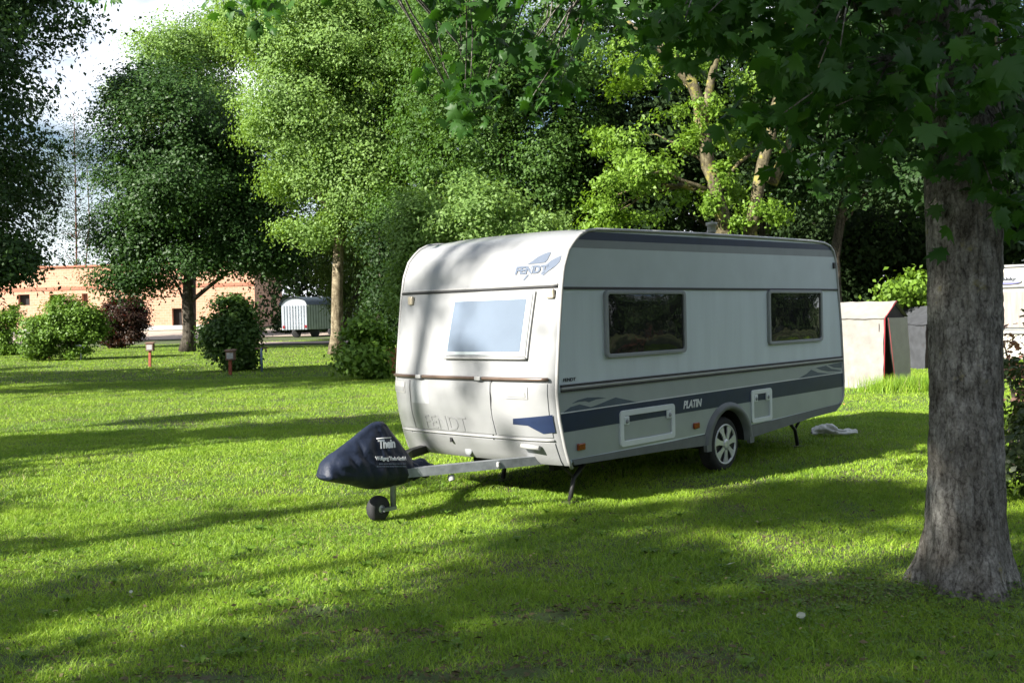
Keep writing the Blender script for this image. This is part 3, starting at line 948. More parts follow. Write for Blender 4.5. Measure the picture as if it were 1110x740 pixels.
# ------------------------------------------------------------------ trees that stand outside the frame and throw the shadows on the lawn
OFF = 'trees beside and behind the viewer that shade the lawn'
n_off = 0


def off_tree(s, q, blobs, seed, leaf=.3, per=30, cr=.55, r0=.2):
    """blobs: (ds, dq, z, r, rz, n) round the trunk in sun aligned coordinates"""
    b = sq(s, q)
    bl = []
    for ds, dq, z, r, rz, n in blobs:
        p = sq(s + ds, q + dq, z)
        bl.append((*p, r, r, rz, n))
    tree('shade_giving_tree', 'leafy tree outside the view whose shadow falls across the lawn', b, vert_trunk(b, max(x[2] for x in blobs)), r0, bl, leaf, per, cr, M['leaf_lime'], M['bark_dark'], seed, group=OFF, limbs=8, sides=7)


# far band of shade across the lawn
off_tree(-9, 38.5, [(0, 0, 10.5, 4.2, 2.8, 150)], 41, .4, 30, .9)
off_tree(-2, 33, [(0, 0, 10, 3.6, 2.6, 120), (3, -1, 9, 2.0, 1.6, 40)], 42, .4, 30, .9)
off_tree(-14, 46, [(0, 0, 11, 4.0, 2.6, 130)], 43, .4, 30, .9)
0 and off_tree(2.0, 52.5, [(0, 0, 11, 2.0, 1.2, 40)], 44, .4, 30, .9)
# middle band
off_tree(-9.5, 16.3, [(0, 0, 8.2, 1.4, 1.6, 60), (3.4, -.9, 7.6, 1.2, 1.5, 48), (-2.5, .8, 8.0, 1.1, 1.1, 30)], 45)
off_tree(-5.5, 14.4, [(0, 0, 9.0, .8, 1.4, 26), (2.2, -.5, 8.6, .7, 1.0, 18)], 46)
off_tree(-10, 18.8, [(0, 0, 9.8, .7, 1.6, 20)], 47)
# left edge
off_tree(-9.9, 11.8, [(0, -2.6, 4.5, 1.1, 1.2, 60), (0, 0, 5.0, 1.4, 1.3, 70), (0, 2.4, 5.2, 1.4, 1.4, 70), (-.3, 4.6, 5.0, 1.3, 1.4, 60)], 48)
# foreground shade
off_tree(-15, 1.2, [(0, 0, 12.5, 2.8, 8.0, 620)], 49)
off_tree(-18, -3.5, [(0, 0, 11.5, 3.2, 6.0, 420)], 50)
off_tree(-14, 4.0, [(0, 0, 9, 1.5, 4.6, 70), (.6, .9, 7.6, .6, 1.6, 10), (0, -.7, 16, 1.6, 3.4, 200)], 51)
off_tree(-16, 6.6, [(0, 0, 9.3, 1.2, .9, 26), (1.8, -.5, 8.0, .8, .6, 11), (-.5, 1.4, 9.2, .5, .6, 10), (0, -1.0, 13.2, 1.0, 1.1, 46), (0, -1.4, 11.4, .8, .9, 22)], 52)
off_tree(-15, 8.6, [(0, .5, 9.4, .5, .9, 8), (1, .2, 9.8, .4, .5, 5), (2.2, .6, 10.6, .5, .7, 4), (-5, .1, 16.4, .45, .45, 4), (-5, -.6, 15.5, .35, .35, 3), (-5, .55, 15.3, .3, .3, 3), (-5, -.2, 17.2, .3, .3, 2)], 53, .22, 16, .4)
# tall tree beyond the left margin that keeps the round tree dark
off_tree(2, 61.5, [(0, 0, 21.5, 5.8, 7.0, 560)], 54, .5, 40, 1.2, .5)
# companion of the dark left tree
off_tree(-12, 30, [(0, 0, 14, 4.2, 5.5, 240)], 55, .4, 34, 1.0, .4)

# ------------------------------------------------------------------ the caravan
YAW = .8255
X0, Y0, L, W = .378, 8.90, 5.74, 2.12
car = empty('touring_caravan', (X0, Y0, 0), 'silver and white touring caravan with navy side stripe parked on the lawn', 'caravan', None, YAW)
BX, BY = R([math.cos(YAW), math.sin(YAW), 0]), R([-math.sin(YAW), math.cos(YAW), 0])
BO = R([X0, Y0, 0])


def body_ray(u, v):
    o = R([0, 0, CAM_H]) - BO; r = ray(u, v)
    return R([o @ BX, o @ BY, o[2]]), R([r @ BX, r @ BY, r[2]])


def side_uv(u, v, y=0):
    o, r = body_ray(u, v); t = (y - o[1]) / r[1]; p = o + r * t
    return p[0], p[2]


FZ = [.400, .416, .571, .823, 1.07, 1.271, 1.514, 1.757, 1.985, 2.164, 2.33, 2.451, 2.506]
FX = [.170, .154, .096, .029, 0.0, .015, .041, .070, .100, .135, .211, .346, .481]
BZ = [.38, .45, .6, .9, 1.2, 1.6, 1.985, 2.2, 2.6]
BB = [.07, .10, .135, .15, .135, .085, .03, .01, 0]


def fx(y, z, off=0):
    t = max(-1, min(1, 2 * y / W - 1))
    e = W / 2 * (1 - abs(t)); rw = .30
    k = min(1, e / rw)
    b = .42 * (1 - abs(t) ** 2.6) + .58 * math.sqrt(max(0, 1 - (1 - k) ** 2))
    return float(np.interp(z, FZ, FX) - np.interp(z, BZ, BB) * b) - off


def fp(y, z, off=0):
    return R([fx(y, z, off), y, z])


def front_uv(u, v):
    o, r = body_ray(u, v); x = 0
    for _ in range(12):
        t = (x - o[0]) / r[0]; p = o + r * t; x = fx(p[1], p[2])
    return p[1], p[2]


TOP = [(.62, 2.522), (1.1, 2.535), (2.0, 2.552), (3.0, 2.565), (4.0, 2.575), (4.9, 2.578), (5.25, 2.57), (5.42, 2.535), (5.515, 2.47), (5.565, 2.37), (5.59, 2.25), (5.63, 1.973), (5.693, 1.557), (5.73, 1.10), (5.747, .815), (5.73, .62), (5.70, .56), (5.62, .52)]
NF = 46
zf = [.40 + (2.506 - .40) * i / (NF - 1) for i in range(NF)]
NY = 47
ysg = [W * .5 * (1 - math.cos(PI * j / (NY - 1))) for j in range(NY)]
V = []
for z in zf:
    for y in ysg: V.append(fp(y, z))
for x, z in TOP:
    for y in ysg:
        b = 1 - abs(2 * y / W - 1) ** 3
        V.append((x + (.05 * b if x > 5.4 else 0), y, z + (.03 * b if z > 2.45 else 0)))
nr = NF + len(TOP)
ii = np.arange(nr * NY).reshape(nr, NY)
q = np.stack([ii[:-1, :-1], ii[1:, :-1], ii[1:, 1:], ii[:-1, 1:]], -1).reshape(-1, 4)
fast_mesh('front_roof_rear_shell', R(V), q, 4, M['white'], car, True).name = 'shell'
OUTL = [(fx(0, z), z) for z in zf] + TOP
WXc, WZc, AR = 2.875, .300, .42


def outline_side():
    pts = list(OUTL)
    pts.append((5.55, .50))
    z_b = lambda x: .44
    pts.append((WXc + AR, .46))
    for k in range(17):
        a = rad(20) + (PI - rad(40)) * k / 16
        pts.append((WXc + AR * math.cos(a), WZc + AR * math.sin(a)))
    pts.append((WXc - AR, .455))
    pts.append((.20, .43))
    return pts


mb = MB()
sp = outline_side()
mb.add([(x, 0, z) for x, z in sp], [list(range(len(sp)))])
mb.add([(x, W, z) for x, z in sp], [list(range(len(sp)))[::-1]])
mb.build('side_panel', M['shaded_white'], car)
mb = MB()
mb.box((2.85, W / 2, .42), (5.3, W - .5, .05)).box((2.85, .55, .33), (4.6, .06, .14)).box((2.85, W - .55, .33), (4.6, .06, .14)).box((2.9, W / 2, .27), (.09, W - .4, .09))
mb.build('chassis', M['under'], car)


def side_sheet(name, poly, m, th=.004, y0=0, parent=None, inset=None):
    mb = MB(); mb.prism([(x, y0 - th, z) for x, z in poly], (0, th - .0005, 0))
    return mb.build(name, m, parent or car)


def xf(z):   # x of the front edge of the side at height z
    return float(np.interp(z, FZ, FX))


def xr(z):
    zz = [p[1] for p in TOP[6:]][::-1]; xx = [p[0] for p in TOP[6:]][::-1]
    return float(np.interp(z, zz, xx))


def band(z0f, z0r, z1f, z1r, n=14):
    """side band from the front edge to the rear edge between two slightly sloping lines"""
    e = .012
    lo = [(xf(z0f) + e, z0f), (xr(z0r) - e, z0r)]
    rear = [(xr(z0r + (z1r - z0r) * i / n) - e, z0r + (z1r - z0r) * i / n) for i in range(1, n + 1)]
    front = [(xf(z1f + (z0f - z1f) * i / n) + e, z1f + (z0f - z1f) * i / n) for i in range(0, n)]
    return lo + rear + front


side_sheet('upper_panel', band(1.99, 1.98, 2.345, 2.40), M['lightsilver'], .003)
side_sheet('grey_band', band(2.345, 2.40, 2.42, 2.485), M['greyband'], .0034)
side_sheet('roof_band', band(2.42, 2.485, 2.498, 2.552), M['navy'], .0038)
mb = MB()
mb.box(((.11 + 5.62) / 2, -.006, 1.984), (5.50, .014, .022))
mb.build('seam_trim', M['dark'], car)
lp_ = band(.455, .52, 1.06, 1.06)
arc_ = [(WXc + .415 * math.cos(a), WZc + .415 * math.sin(a)) for a in np.linspace(PI - .42, .42, 18)]
side_sheet('lower_panel', [lp_[0]] + arc_ + lp_[1:], M['silver'], .003)
# navy stripe, arched over by the wheel flare
side_sheet('navy_stripe', band(.707, .735, .872, .912), M['navy'], .0055)
mb = MB()
for i in range(1):
    p0, p1 = (xf(.875) + .012, .874), (xr(.914) - .012, .914)
    mb.prism([(p0[0], -.007, p0[1]), (p1[0], -.007, p1[1]), (p1[0], -.007, p1[1] + .009), (p0[0], -.007, p0[1] + .009)], (0, .006, 0))
mb.build('pinstripe', M['letterwhite'], car)


def wave(name, pix, m=M['wave'], th=.0048):
    side_sheet(name, [side_uv(u, v) for u, v in pix], m, th)


wave('wave_decal', [(610, 447), (618, 441), (628, 438), (640, 441), (650, 437.5), (658, 434), (667, 430.5), (676, 432.5), (688, 435), (704, 434.5), (704, 436.3), (660, 441.5)])
wave('wave_decal', [(619, 437.5), (626, 433.5), (636, 430.8), (648, 430.3), (657, 431.2), (646, 432.6), (638, 435.8), (634, 434.6), (627, 435.3)])
wave('wave_decal', [(852, 412.5), (866, 409.5), (874, 405), (879, 400.5), (886, 403.5), (896, 404.5), (911, 403.5), (911, 404.5)])
wave('wave_decal', [(884, 398.5), (895, 396.2), (901, 399.5), (911, 401), (911, 402.3), (897, 402.4), (890, 401)])
wave('wave_decal', [(897, 395.5), (912, 392.4), (912, 398.6), (904, 398.4)])

# belt moulding: light, dark, light
mb = MB()
for z, h, t in ((1.118, .022, .018), (1.072, .020, .018)):
    MB().box(((.05 + 5.715) / 2, -t / 2, z), (5.66, t, h)).build('belt_moulding', M['dark'], car, .004)
mb = MB(); mb.box(((.05 + 5.715) / 2, -.011, 1.095), (5.66, .022, .024))
mb.build('belt_insert', M['trimgrey'], car, .006)
# skirt under the side, broken at the wheel
for poly in ([(.19, .452), (2.42, .445), (2.42, .335), (1.6, .37), (.9, .385), (.22, .402)], [(3.33, .455), (5.69, .525), (5.50, .435), (4.85, .415), (4.0, .36), (3.40, .325), (3.33, .325)]):
    for y in (-.012, W - .018):
        mb = MB(); mb.prism([(x, y, z) for x, z in poly], (0, .03, 0)); mb.build('skirt', M['skirt'], car)


def arch(y, s):
    """wheel flare, s = -1 faces -y"""
    n = 24
    V, rows = [], []
    for k in range(n + 1):
        a = PI * k / n
        ca, sa = math.cos(a), math.sin(a)
        ro, rz = .50, .452
        V += [(WXc + ro * ca, y, WZc + .01 + rz * sa), (WXc + (ro - .03) * ca, y + s * .035, WZc + .01 + (rz - .03) * sa), (WXc + .405 * ca, y + s * .038, WZc + .385 * sa), (WXc + .39 * ca, y - s * .03, WZc + .37 * sa)]
    F = [(k * 4 + i, k * 4 + i + 1, (k + 1) * 4 + i + 1, (k + 1) * 4 + i) for k in range(n) for i in range(3)]
    mb = MB(); mb.add(V, F, True)
    for sgn in (1, -1):
        mb.box((WXc + sgn * .447, y + s * .018, .305), (.09, .04, .07))
    return mb.build('wheel_arch', M['skirt'], car)


arch(0, -1); arch(W, 1)
for y0, y1 in ((.002, .34), (W - .34, W - .002)):
    prof = [(WXc + .415 * math.cos(PI * k / 16), WZc + .40 * math.sin(PI * k / 16)) for k in range(17)]
    vs = [(x, y0, z) for x, z in prof] + [(x, y1, z) for x, z in prof]
    mb = MB()
    mb.add(vs, [(k, k + 1, 17 + k + 1, 17 + k) for k in range(16)] + [list(range(17, 34))] if y0 < 1 else [(k, k + 1, 17 + k + 1, 17 + k) for k in range(16)] + [list(range(17))])
    mb.build('wheel_well', M['under'], car)


def wheel(y, s):
    mb = MB()
    r = .297
    # y is the outer face; s=+1 means the wheel extends to +y
    prof = [(.205, .012), (.225, .0), (.262, .004), (.285, .018), (r, .045), (r, .14), (.285, .168), (.22, .175), (.2, .17)]
    mb.lathe([(a, s * b) for a, b in prof], (WXc, y, r), 'y', 48)
    t = mb.build('wheel', M['rubber'], car)
    h = MB()
    # hubcap with seven spokes: dish, ring, spokes
    h.lathe([(.222, s * .006), (.218, s * -.004), (.203, s * -.004), (.198, s * .012)], (WXc, y, r), 'y', 48)
    h.lathe([(.062, s * .004), (.058, s * -.012), (.03, s * -.016), (.001, s * -.016)], (WXc, y, r), 'y', 24)
    for k in range(7):
        a = 2 * PI * k / 7 + .22
        pts = []
        for rr, wv, d in ((.05, .024, -.010), (.13, .026, -.006), (.206, .050, -.001)):
            for sg in (-1, 1):
                ca, sa = math.cos(a), math.sin(a)
                pts.append((WXc + rr * ca - sg * wv * sa, y + s * d, r + rr * sa + sg * wv * ca))
        h.add(pts, [(0, 1, 3, 2), (2, 3, 5, 4)])
        pb = [(p[0], p[1] + s * .012, p[2]) for p in pts]
        h.add(pts + pb, [(0, 2, 8, 6), (2, 4, 10, 8), (1, 7, 9, 3), (3, 9, 11, 5)])
    h.build('hubcap', M['alloy'], t)
    d = MB(); d.lathe([(.205, s * .02), (.001, s * .022)], (WXc, y, r), 'y', 32)
    d.build('rim', M['black'], t)
    return t


wheel(.035, 1); wheel(W - .035, -1)


def rrect(x0, z0, x1, z1, r, n=5):
    pts = []
    for cx, cz, a0 in ((x1 - r, z1 - r, 0), (x0 + r, z1 - r, 90), (x0 + r, z0 + r, 180), (x1 - r, z0 + r, 270)):
        for k in range(n + 1):
            a = rad(a0 + 90 * k / n); pts.append((cx + r * math.cos(a), cz + r * math.sin(a)))
    return pts


def ring(mb, outer, inner, y0, y1, m=0):
    """frame between two outlines with equal point counts on the side plane"""
    n = len(outer)
    vs = [(x, y0, z) for x, z in outer] + [(x, y1, z) for x, z in outer] + [(x, y1, z) for x, z in inner] + [(x, y0, z) for x, z in inner]
    fs = []
    for a in range(3):
        for i in range(n):
            j = (i + 1) % n
            fs.append((a * n + i, a * n + j, (a + 1) * n + j, (a + 1) * n + i))
    mb.add(vs, fs)


def side_window(x0, z0, x1, z1):
    mb = MB()
    ring(mb, rrect(x0, z0, x1, z1, .05), rrect(x0 + .042, z0 + .036, x1 - .042, z1 - .036, .03), 0, -.034)
    fr = mb.build('window', M['frame'], car, .006)
    # bulged pane
    nx_, nz_ = 20, 12
    V = []
    for i in range(nx_ + 1):
        for j in range(nz_ + 1):
            s, t = i / nx_, j / nz_
            V.append((x0 + .038 + (x1 - x0 - .076) * s, -.016 - .018 * (1 - (2 * s - 1) ** 4) * (1 - (2 * t - 1) ** 4), z0 + .032 + (z1 - z0 - .064) * t))
    ii = np.arange((nx_ + 1) * (nz_ + 1)).reshape(nx_ + 1, nz_ + 1)
    qq = np.stack([ii[:-1, :-1], ii[1:, :-1], ii[1:, 1:], ii[:-1, 1:]], -1).reshape(-1, 4)
    fast_mesh('pane', R(V), qq, 4, M['tint'], fr, True)


side_window(.70, 1.335, 2.05, 1.965)
side_window(3.775, 1.345, 5.135, 1.975)


def flap(x0, z0, x1, z1, fw, side_corners):
    mb = MB()
    ring(mb, rrect(x0, z0, x1, z1, .04), rrect(x0 + fw, z0 + fw, x1 - fw, z1 - fw, .02), 0, -.020)
    f = mb.build('service_flap', M['flapwhite'], car, .004)
    for sx in side_corners:
        xx = x0 + fw + .045 if sx < 0 else x1 - fw - .045
        MB().box((xx, -.013, z1 - fw - .045), (.085, .018, .085)).build('latch_plate', M['flapwhite'], f, .012)
        MB().lathe([(.022, -.024), (.018, -.032), (.001, -.032)], (xx, 0, z1 - fw - .05), 'y', 14).build('latch', M['frame'], f)
    return f


flap(.905, .482, 1.825, .828, .055, (-1, 1))
flap(3.365, .478, 3.830, .850, .05, (-1, 1))
for x, z in ((.316, .556), (2.226, .565)):
    mb = MB(); mb.box((x, -.012, z), (.105, .024, .062))
    lamp = mb.build('side_reflector', M['amber'], car, .008)
mb = MB(); mb.box((5.51, -.012, 2.29), (.05, .024, .075))
mb.build('rear_marker', M['black'], car, .006)
# pale edge trim running round the near and far side outline
for y in (0, W):
    mb = MB()
    sg = -1 if y == 0 else 1
    path = [(x, y + sg * .004, z) for x, z in [(.185, .375)] + OUTL[1:]]
    mb.tube(path, [.017] * len(path), 8)
    mb.build('edge_trim', M['trimgrey'], car)


# lettering
def text_mesh(s, size, ext=.0, shear=0, offset=0, spacing=1):
    cu = bpy.data.curves.new('t', 'FONT'); cu.body = s; cu.size = size; cu.extrude = ext; cu.shear = shear; cu.offset = offset; cu.space_character = spacing
    cu.resolution_u = 3
    o = bpy.data.objects.new('t', cu); C.objects.link(o)
    dg = bpy.context.evaluated_depsgraph_get(); dg.update()
    me = bpy.data.meshes.new_from_object(o.evaluated_get(dg))
    bpy.data.objects.remove(o)
    return me


def letters(name, s, fn, h, wdt, m, parent, ext=.004, shear=0, bold=0, spacing=1):
    """text scaled to wdt x h; fn maps (right, up, out) to 3-d"""
    me = text_mesh(s, 1, 1, shear, bold, spacing)
    co = R([v.co[:] for v in me.vertices])
    lo, hi = co.min(0), co.max(0)
    co = (co - lo) / (hi - lo + 1e-9)
    for v, c in zip(me.vertices, co):
        v.co = Vector([float(q) for q in fn(c[0] * wdt, c[1] * h, c[2] * ext)])
    me.update()
    return link(name, me, m, parent)


letters('lettering', 'FENDT', lambda r, u, o: (.092 + r, -.0025 - o, 1.155 + u), .030, .18, M['letterdark'], car, .003, .1, .02)
letters('lettering', 'PLATIN', lambda r, u, o: (1.995 + r, -.006 - o, .756 + u), .082, .35, M['letterwhite'], car, .003, .25, .03, .95)

# front details -------------------------------------------------------------
mb = MB()
mb.tube([fp(y, 1.995 + .004, .010) for y in np.linspace(.03, W - .02, 30)], .011, 6)
mb.build('front_seam', M['dark'], car)
mb = MB()
mb.tube([fp(y, 2.018, .008) for y in np.linspace(.03, W - .02, 30)], .010, 6)
mb.build('front_seam_trim', M['trimgrey'], car)
mb = MB()
mb.tube([fp(y, 1.183, .022) for y in np.linspace(.04, W - .03, 36)], .017, 8)
mb.build('grab_rail', M['bronze'], car)
for y in (1.62, .80):
    MB().box(fp(y, 1.183, .03), (.05, .075, .036)).build('rail_bracket', M['trimgrey'], car, .006)


def front_patch(y0, y1, z0, z1, off, ny=16, nz=10, rim=True, r=0):
    """panel that follows the front, proud of it by off"""
    V = []
    for i in range(ny + 1):
        for j in range(nz + 1):
            y, z = y0 + (y1 - y0) * i / ny, z0 + (z1 - z0) * j / nz
            V.append(fp(y, z, off))
    ii = np.arange((ny + 1) * (nz + 1)).reshape(ny + 1, nz + 1)
    fs = [tuple(x) for x in np.stack([ii[:-1, :-1], ii[:-1, 1:], ii[1:, 1:], ii[1:, :-1]], -1).reshape(-1, 4)]
    mb = MB(); mb.add(V, fs, True)
    edge = list(ii[0, :]) + list(ii[1:, -1]) + list(ii[-1, ::-1][1:]) + list(ii[::-1, 0][1:-1])
    n = len(edge)
    vs = [V[e] for e in edge] + [R(V[e]) + R([off + .004, 0, 0]) for e in edge]
    mb.add(vs, [(k, (k + 1) % n, n + (k + 1) % n, n + k) for k in range(n)])
    return mb


def front_line(pix, r=.0055, off=.003):
    pts = []
    for (u0, v0), (u1, v1) in zip(pix[:-1], pix[1:]):
        for t in np.linspace(0, 1, 10)[:-1]:
            y, z = front_uv(u0 + (u1 - u0) * t, v0 + (v1 - v0) * t); pts.append(fp(y, z, off))
    y, z = front_uv(*pix[-1]); pts.append(fp(y, z, off))
    return MB().tube(pts, r, 6)


ylid0, _ = front_uv(533, 440); ylid1, _ = front_uv(447, 440)
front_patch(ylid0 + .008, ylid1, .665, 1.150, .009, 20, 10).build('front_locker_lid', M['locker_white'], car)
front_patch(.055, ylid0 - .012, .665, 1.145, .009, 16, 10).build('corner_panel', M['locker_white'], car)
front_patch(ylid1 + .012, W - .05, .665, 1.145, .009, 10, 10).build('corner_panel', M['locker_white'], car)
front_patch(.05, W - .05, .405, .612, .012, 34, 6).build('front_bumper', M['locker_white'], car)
mb = MB()
mb.tube([fp(y, .638, .010) for y in np.linspace(.05, W - .05, 36)], .010, 6)
mb.build('bumper_strip', M['trimgrey'], car)
front_line([(533, 412), (532, 440), (533, 458), (535, 473), (539, 495)]).build('panel_gap', M['dark'], car)
front_line([(447, 465), (449, 487)], .004).build('panel_gap', M['frame'], car)
# grip recesses
for ua, ub, va, vb in ((549, 573, 419, 432), (430, 440, 414, 423)):
    y1, z1 = front_uv(ua, va); y0, z0 = front_uv(ub, vb)
    if y0 > y1: y0, y1 = y1, y0
    zm = (z0 + z1) / 2
    mb = front_patch(y0, y1, zm - .055, zm + .055, .016, 8, 4)
    gp = mb.build('grip', M['trimgrey'], car, .004)
    front_patch(y0 + .02, y1 - .02, zm - .04, zm + .005, .021, 8, 4).build('grip_cup', M['locker_white'], gp)
y, z = front_uv(579, 484)
mb = MB(); mb.tube([fp(y + .10, z + .01, .045), fp(y - .09, z - .005, .045)], .024, 10)
mb.build('tow_handle', M['trimgrey'], car)
y, z = front_uv(491, 476); mb = MB(); mb.box(fp(y, z, .02), (.02, .03, .045)); mb.build('lock', M['black'], car, .004)
y, z = front_uv(509, 488); mb = MB(); mb.lathe([(.045, -.016), (.04, -.022), (.001, -.022)], fp(y, z, 0), 'x', 20); mb.build('round_badge', M['frame'], car)
for u, v in ((598, 318), (447, 326)):
    y, z = front_uv(u, v)
    mb = MB(); mb.box(fp(y, z, .018), (.035, .085 if u > 500 else .07, .085)); mb.build('marker_lamp', M['lampbeige'], car, .012)
# navy wedge wrapping the front corner
cor = [front_uv(*p) for p in ((557, 453.5), (575, 452), (590, 450.5), (603, 449))], [front_uv(*p) for p in ((557, 459.5), (573, 461), (590, 470), (603, 468.5))]
V, F = [], []
N_ = 18
for i in range(N_ + 1):
    t = i / N_ * 3; k = min(2, int(t)); f_ = t - k
    a = R(cor[0][k]) * (1 - f_) + R(cor[0][k + 1]) * f_; b = R(cor[1][k]) * (1 - f_) + R(cor[1][k + 1]) * f_
    for s in range(5):
        p = a * (1 - s / 4) + b * s / 4; V.append(fp(max(.01, p[0]), p[1], .0125))
for i in range(N_):
    for s in range(4): F.append((i * 5 + s, i * 5 + s + 1, (i + 1) * 5 + s + 1, (i + 1) * 5 + s))
MB().add(V, F, True).build('corner_stripe', M['navy'], car)

# front window, raised acrylic pane in a pale frame
yl_t, zt = front_uv(497, 323); yr_t, _ = front_uv(582, 317); yl_b, zb = front_uv(484, 384); yr_b, _ = front_uv(566, 384)
wy1, wy0 = (yl_t + yl_b) / 2, (yr_t + yr_b) / 2
wz1, wz0 = zt, zb
mb = front_patch(wy0 - .035, wy1 + .02, wz0 - .03, wz1 + .028, .022, 16, 8)
fw = mb.build('window', M['trimgrey'], car)
front_patch(wy0 - .018, wy1 + .005, wz0 - .012, wz1 + .014, .030, 16, 8).build('window_surround', M['frame'], fw)
front_patch(wy0 - .006, wy1 - .005, wz0 + .004, wz1, .036, 16, 8).build('window_edge', M['lightsilver'], fw)
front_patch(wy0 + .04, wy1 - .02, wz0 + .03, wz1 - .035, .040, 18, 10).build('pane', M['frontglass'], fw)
mb = MB(); mb.tube([fp(y, wz0 - .03, .03) for y in np.linspace(wy0 - .03, wy1 + .02, 12)], .012, 6); mb.build('window_rail', M['trimgrey'], fw)

# logo on the front: name and two arrow shapes
def front_poly(name, pix, m, off, parent=car, th=.004):
    pts = [front_uv(u, v) for u, v in pix]
    import bmesh
    bm = bmesh.new()
    bm.faces.new([bm.verts.new((y, z, 0)) for y, z in pts])
    bmesh.ops.triangulate(bm, faces=bm.faces[:])
    for _ in range(3): bmesh.ops.subdivide_edges(bm, edges=bm.edges[:], cuts=1, use_grid_fill=True)
    for v in bm.verts: v.co = Vector([float(c) for c in fp(v.co.x, v.co.y, off)])
    me = bpy.data.meshes.new(name); bm.to_mesh(me); bm.free()
    return link(name, me, m, parent)


def lz(x, y): return (540 + x / 11.1, 265 + y / 11.1)


lg = front_poly('logo', [lz(*p) for p in ((355, 238), (420, 195), (480, 150), (555, 112), (620, 90), (640, 95), (600, 180), (570, 215), (470, 228))], M['logo'], .006)
front_poly('logo_wing', [lz(*p) for p in ((590, 235), (640, 192), (700, 160), (765, 130), (745, 205), (700, 255), (620, 310), (545, 372), (510, 350), (575, 300))], M['logo'], .005, lg)
front_poly('logo_slash', [lz(*p) for p in ((300, 425), (318, 430), (375, 362), (350, 362))], M['logo'], .005, lg)
lp0, lp1 = front_uv(*lz(205, 362)), front_uv(*lz(590, 330))
lq0 = front_uv(*lz(215, 268))
hL = (lq0[1] - lp0[1])


def logo_fn(m_off):
    def fn(r, u, o):
        y = lp0[0] - r; z = lp0[1] + u + (lp1[1] - lp0[1] - 0) * 0
        return fp(y, z, m_off + o)
    return fn


letters('logo_lettering', 'FENDT', logo_fn(.007), abs(hL), abs(lp0[0] - lp1[0]), M['logo'], lg, .001, 0, .05)
# embossed name on the locker lid
e0 = front_uv(464, 463); e1 = front_uv(509, 466); e2 = front_uv(464, 449)
letters('embossed_lettering', 'FENDT', lambda r, u, o: fp(e0[0] - r, e0[1] + u, .010 + o), abs(e2[1] - e0[1]), abs(e0[0] - e1[0]), M['emboss'], car, .004, 0, .0)
mb = front_patch(front_uv(458, 430)[0] - .1, front_uv(446, 430)[0] - .02, .92, 1.14, .0105, 4, 4); mb.build('paper_notice', M['letterlight'], car)

# roof vent
o_, r_ = body_ray(785, 250); t = (2.585 - o_[2]) / r_[2]; p = o_ + r_ * t
mb = MB(); mb.lathe([(.045, 0), (.045, .07), (.06, .07), (.06, .10), (.001, .11)], (p[0] - .05, p[1] + .12, 2.575), 'z', 18)
mb.build('roof_vent', M['trimgrey'], car)

# drawbar, jockey wheel, steadies -------------------------------------------
mb = MB()
mb.tube([(-1.0, .97, .40), (-.28, .47, .435), (.5, .02 + .12, .44)], .055, 4, flat=1.0, smooth=False)
mb.build('drawbar', M['galv'], car)
mb = MB()
mb.tube([(-1.0, 1.15, .40), (-.28, 1.66, .435), (.5, W - .14, .44)], .055, 4, smooth=False)
mb.build('drawbar', M['black'], car)
MB().box((-.30, .45, .435), (.03, .05, .045)).build('drawbar_bolt', M['trimgrey'], car, .006)
mb = MB(); mb.tube([(-.62, .72, .36), (-.62, .70, .31)], .03, 8)
mb.build('drawbar_fitting', M['trimgrey'], car, .006)
mb = MB(); mb.tube([(-1.05, 1.0, .50), (-1.05, 1.0, .10)], .026, 10); mb.box((-1.10, 1.0, .105), (.14, .05, .03))
jw = mb.build('jockey_wheel', M['galv'], car)
mb = MB(); mb.lathe([(.035, -.05), (.085, -.05), (.108, -.03), (.112, 0), (.108, .03), (.085, .05), (.035, .05)], (-1.17, 1.06, .112), 'y', 28)
mb.build('tyre', M['rubber'], jw)
mb = MB(); mb.lathe([(.001, -.04), (.05, -.04), (.06, -.03), (.06, .03), (.001, .03)], (-1.17, 1.06, .112), 'y', 18)
mb.build('hub', M['alloy'], jw)


def steady(x, y, dx, fwd_):
    mb = MB()
    mb.tube([(x + dx * .30, y, .40), (x + dx * .06, y, .23), (x, y, .03)], .024, 6)
    mb.tube([(x + dx * .06 + .0, y, .24), (x - dx * .16, y, .40)], .016, 6)
    mb.box((x, y, .012), (.13, .11, .02))
    mb.build('steady_leg', M['black'], car)


steady(.42, .22, 1, 1); steady(1.0, W - .5, 1, 1); steady(5.05, .30, -1, 1); steady(5.05, W - .3, -1, 1)


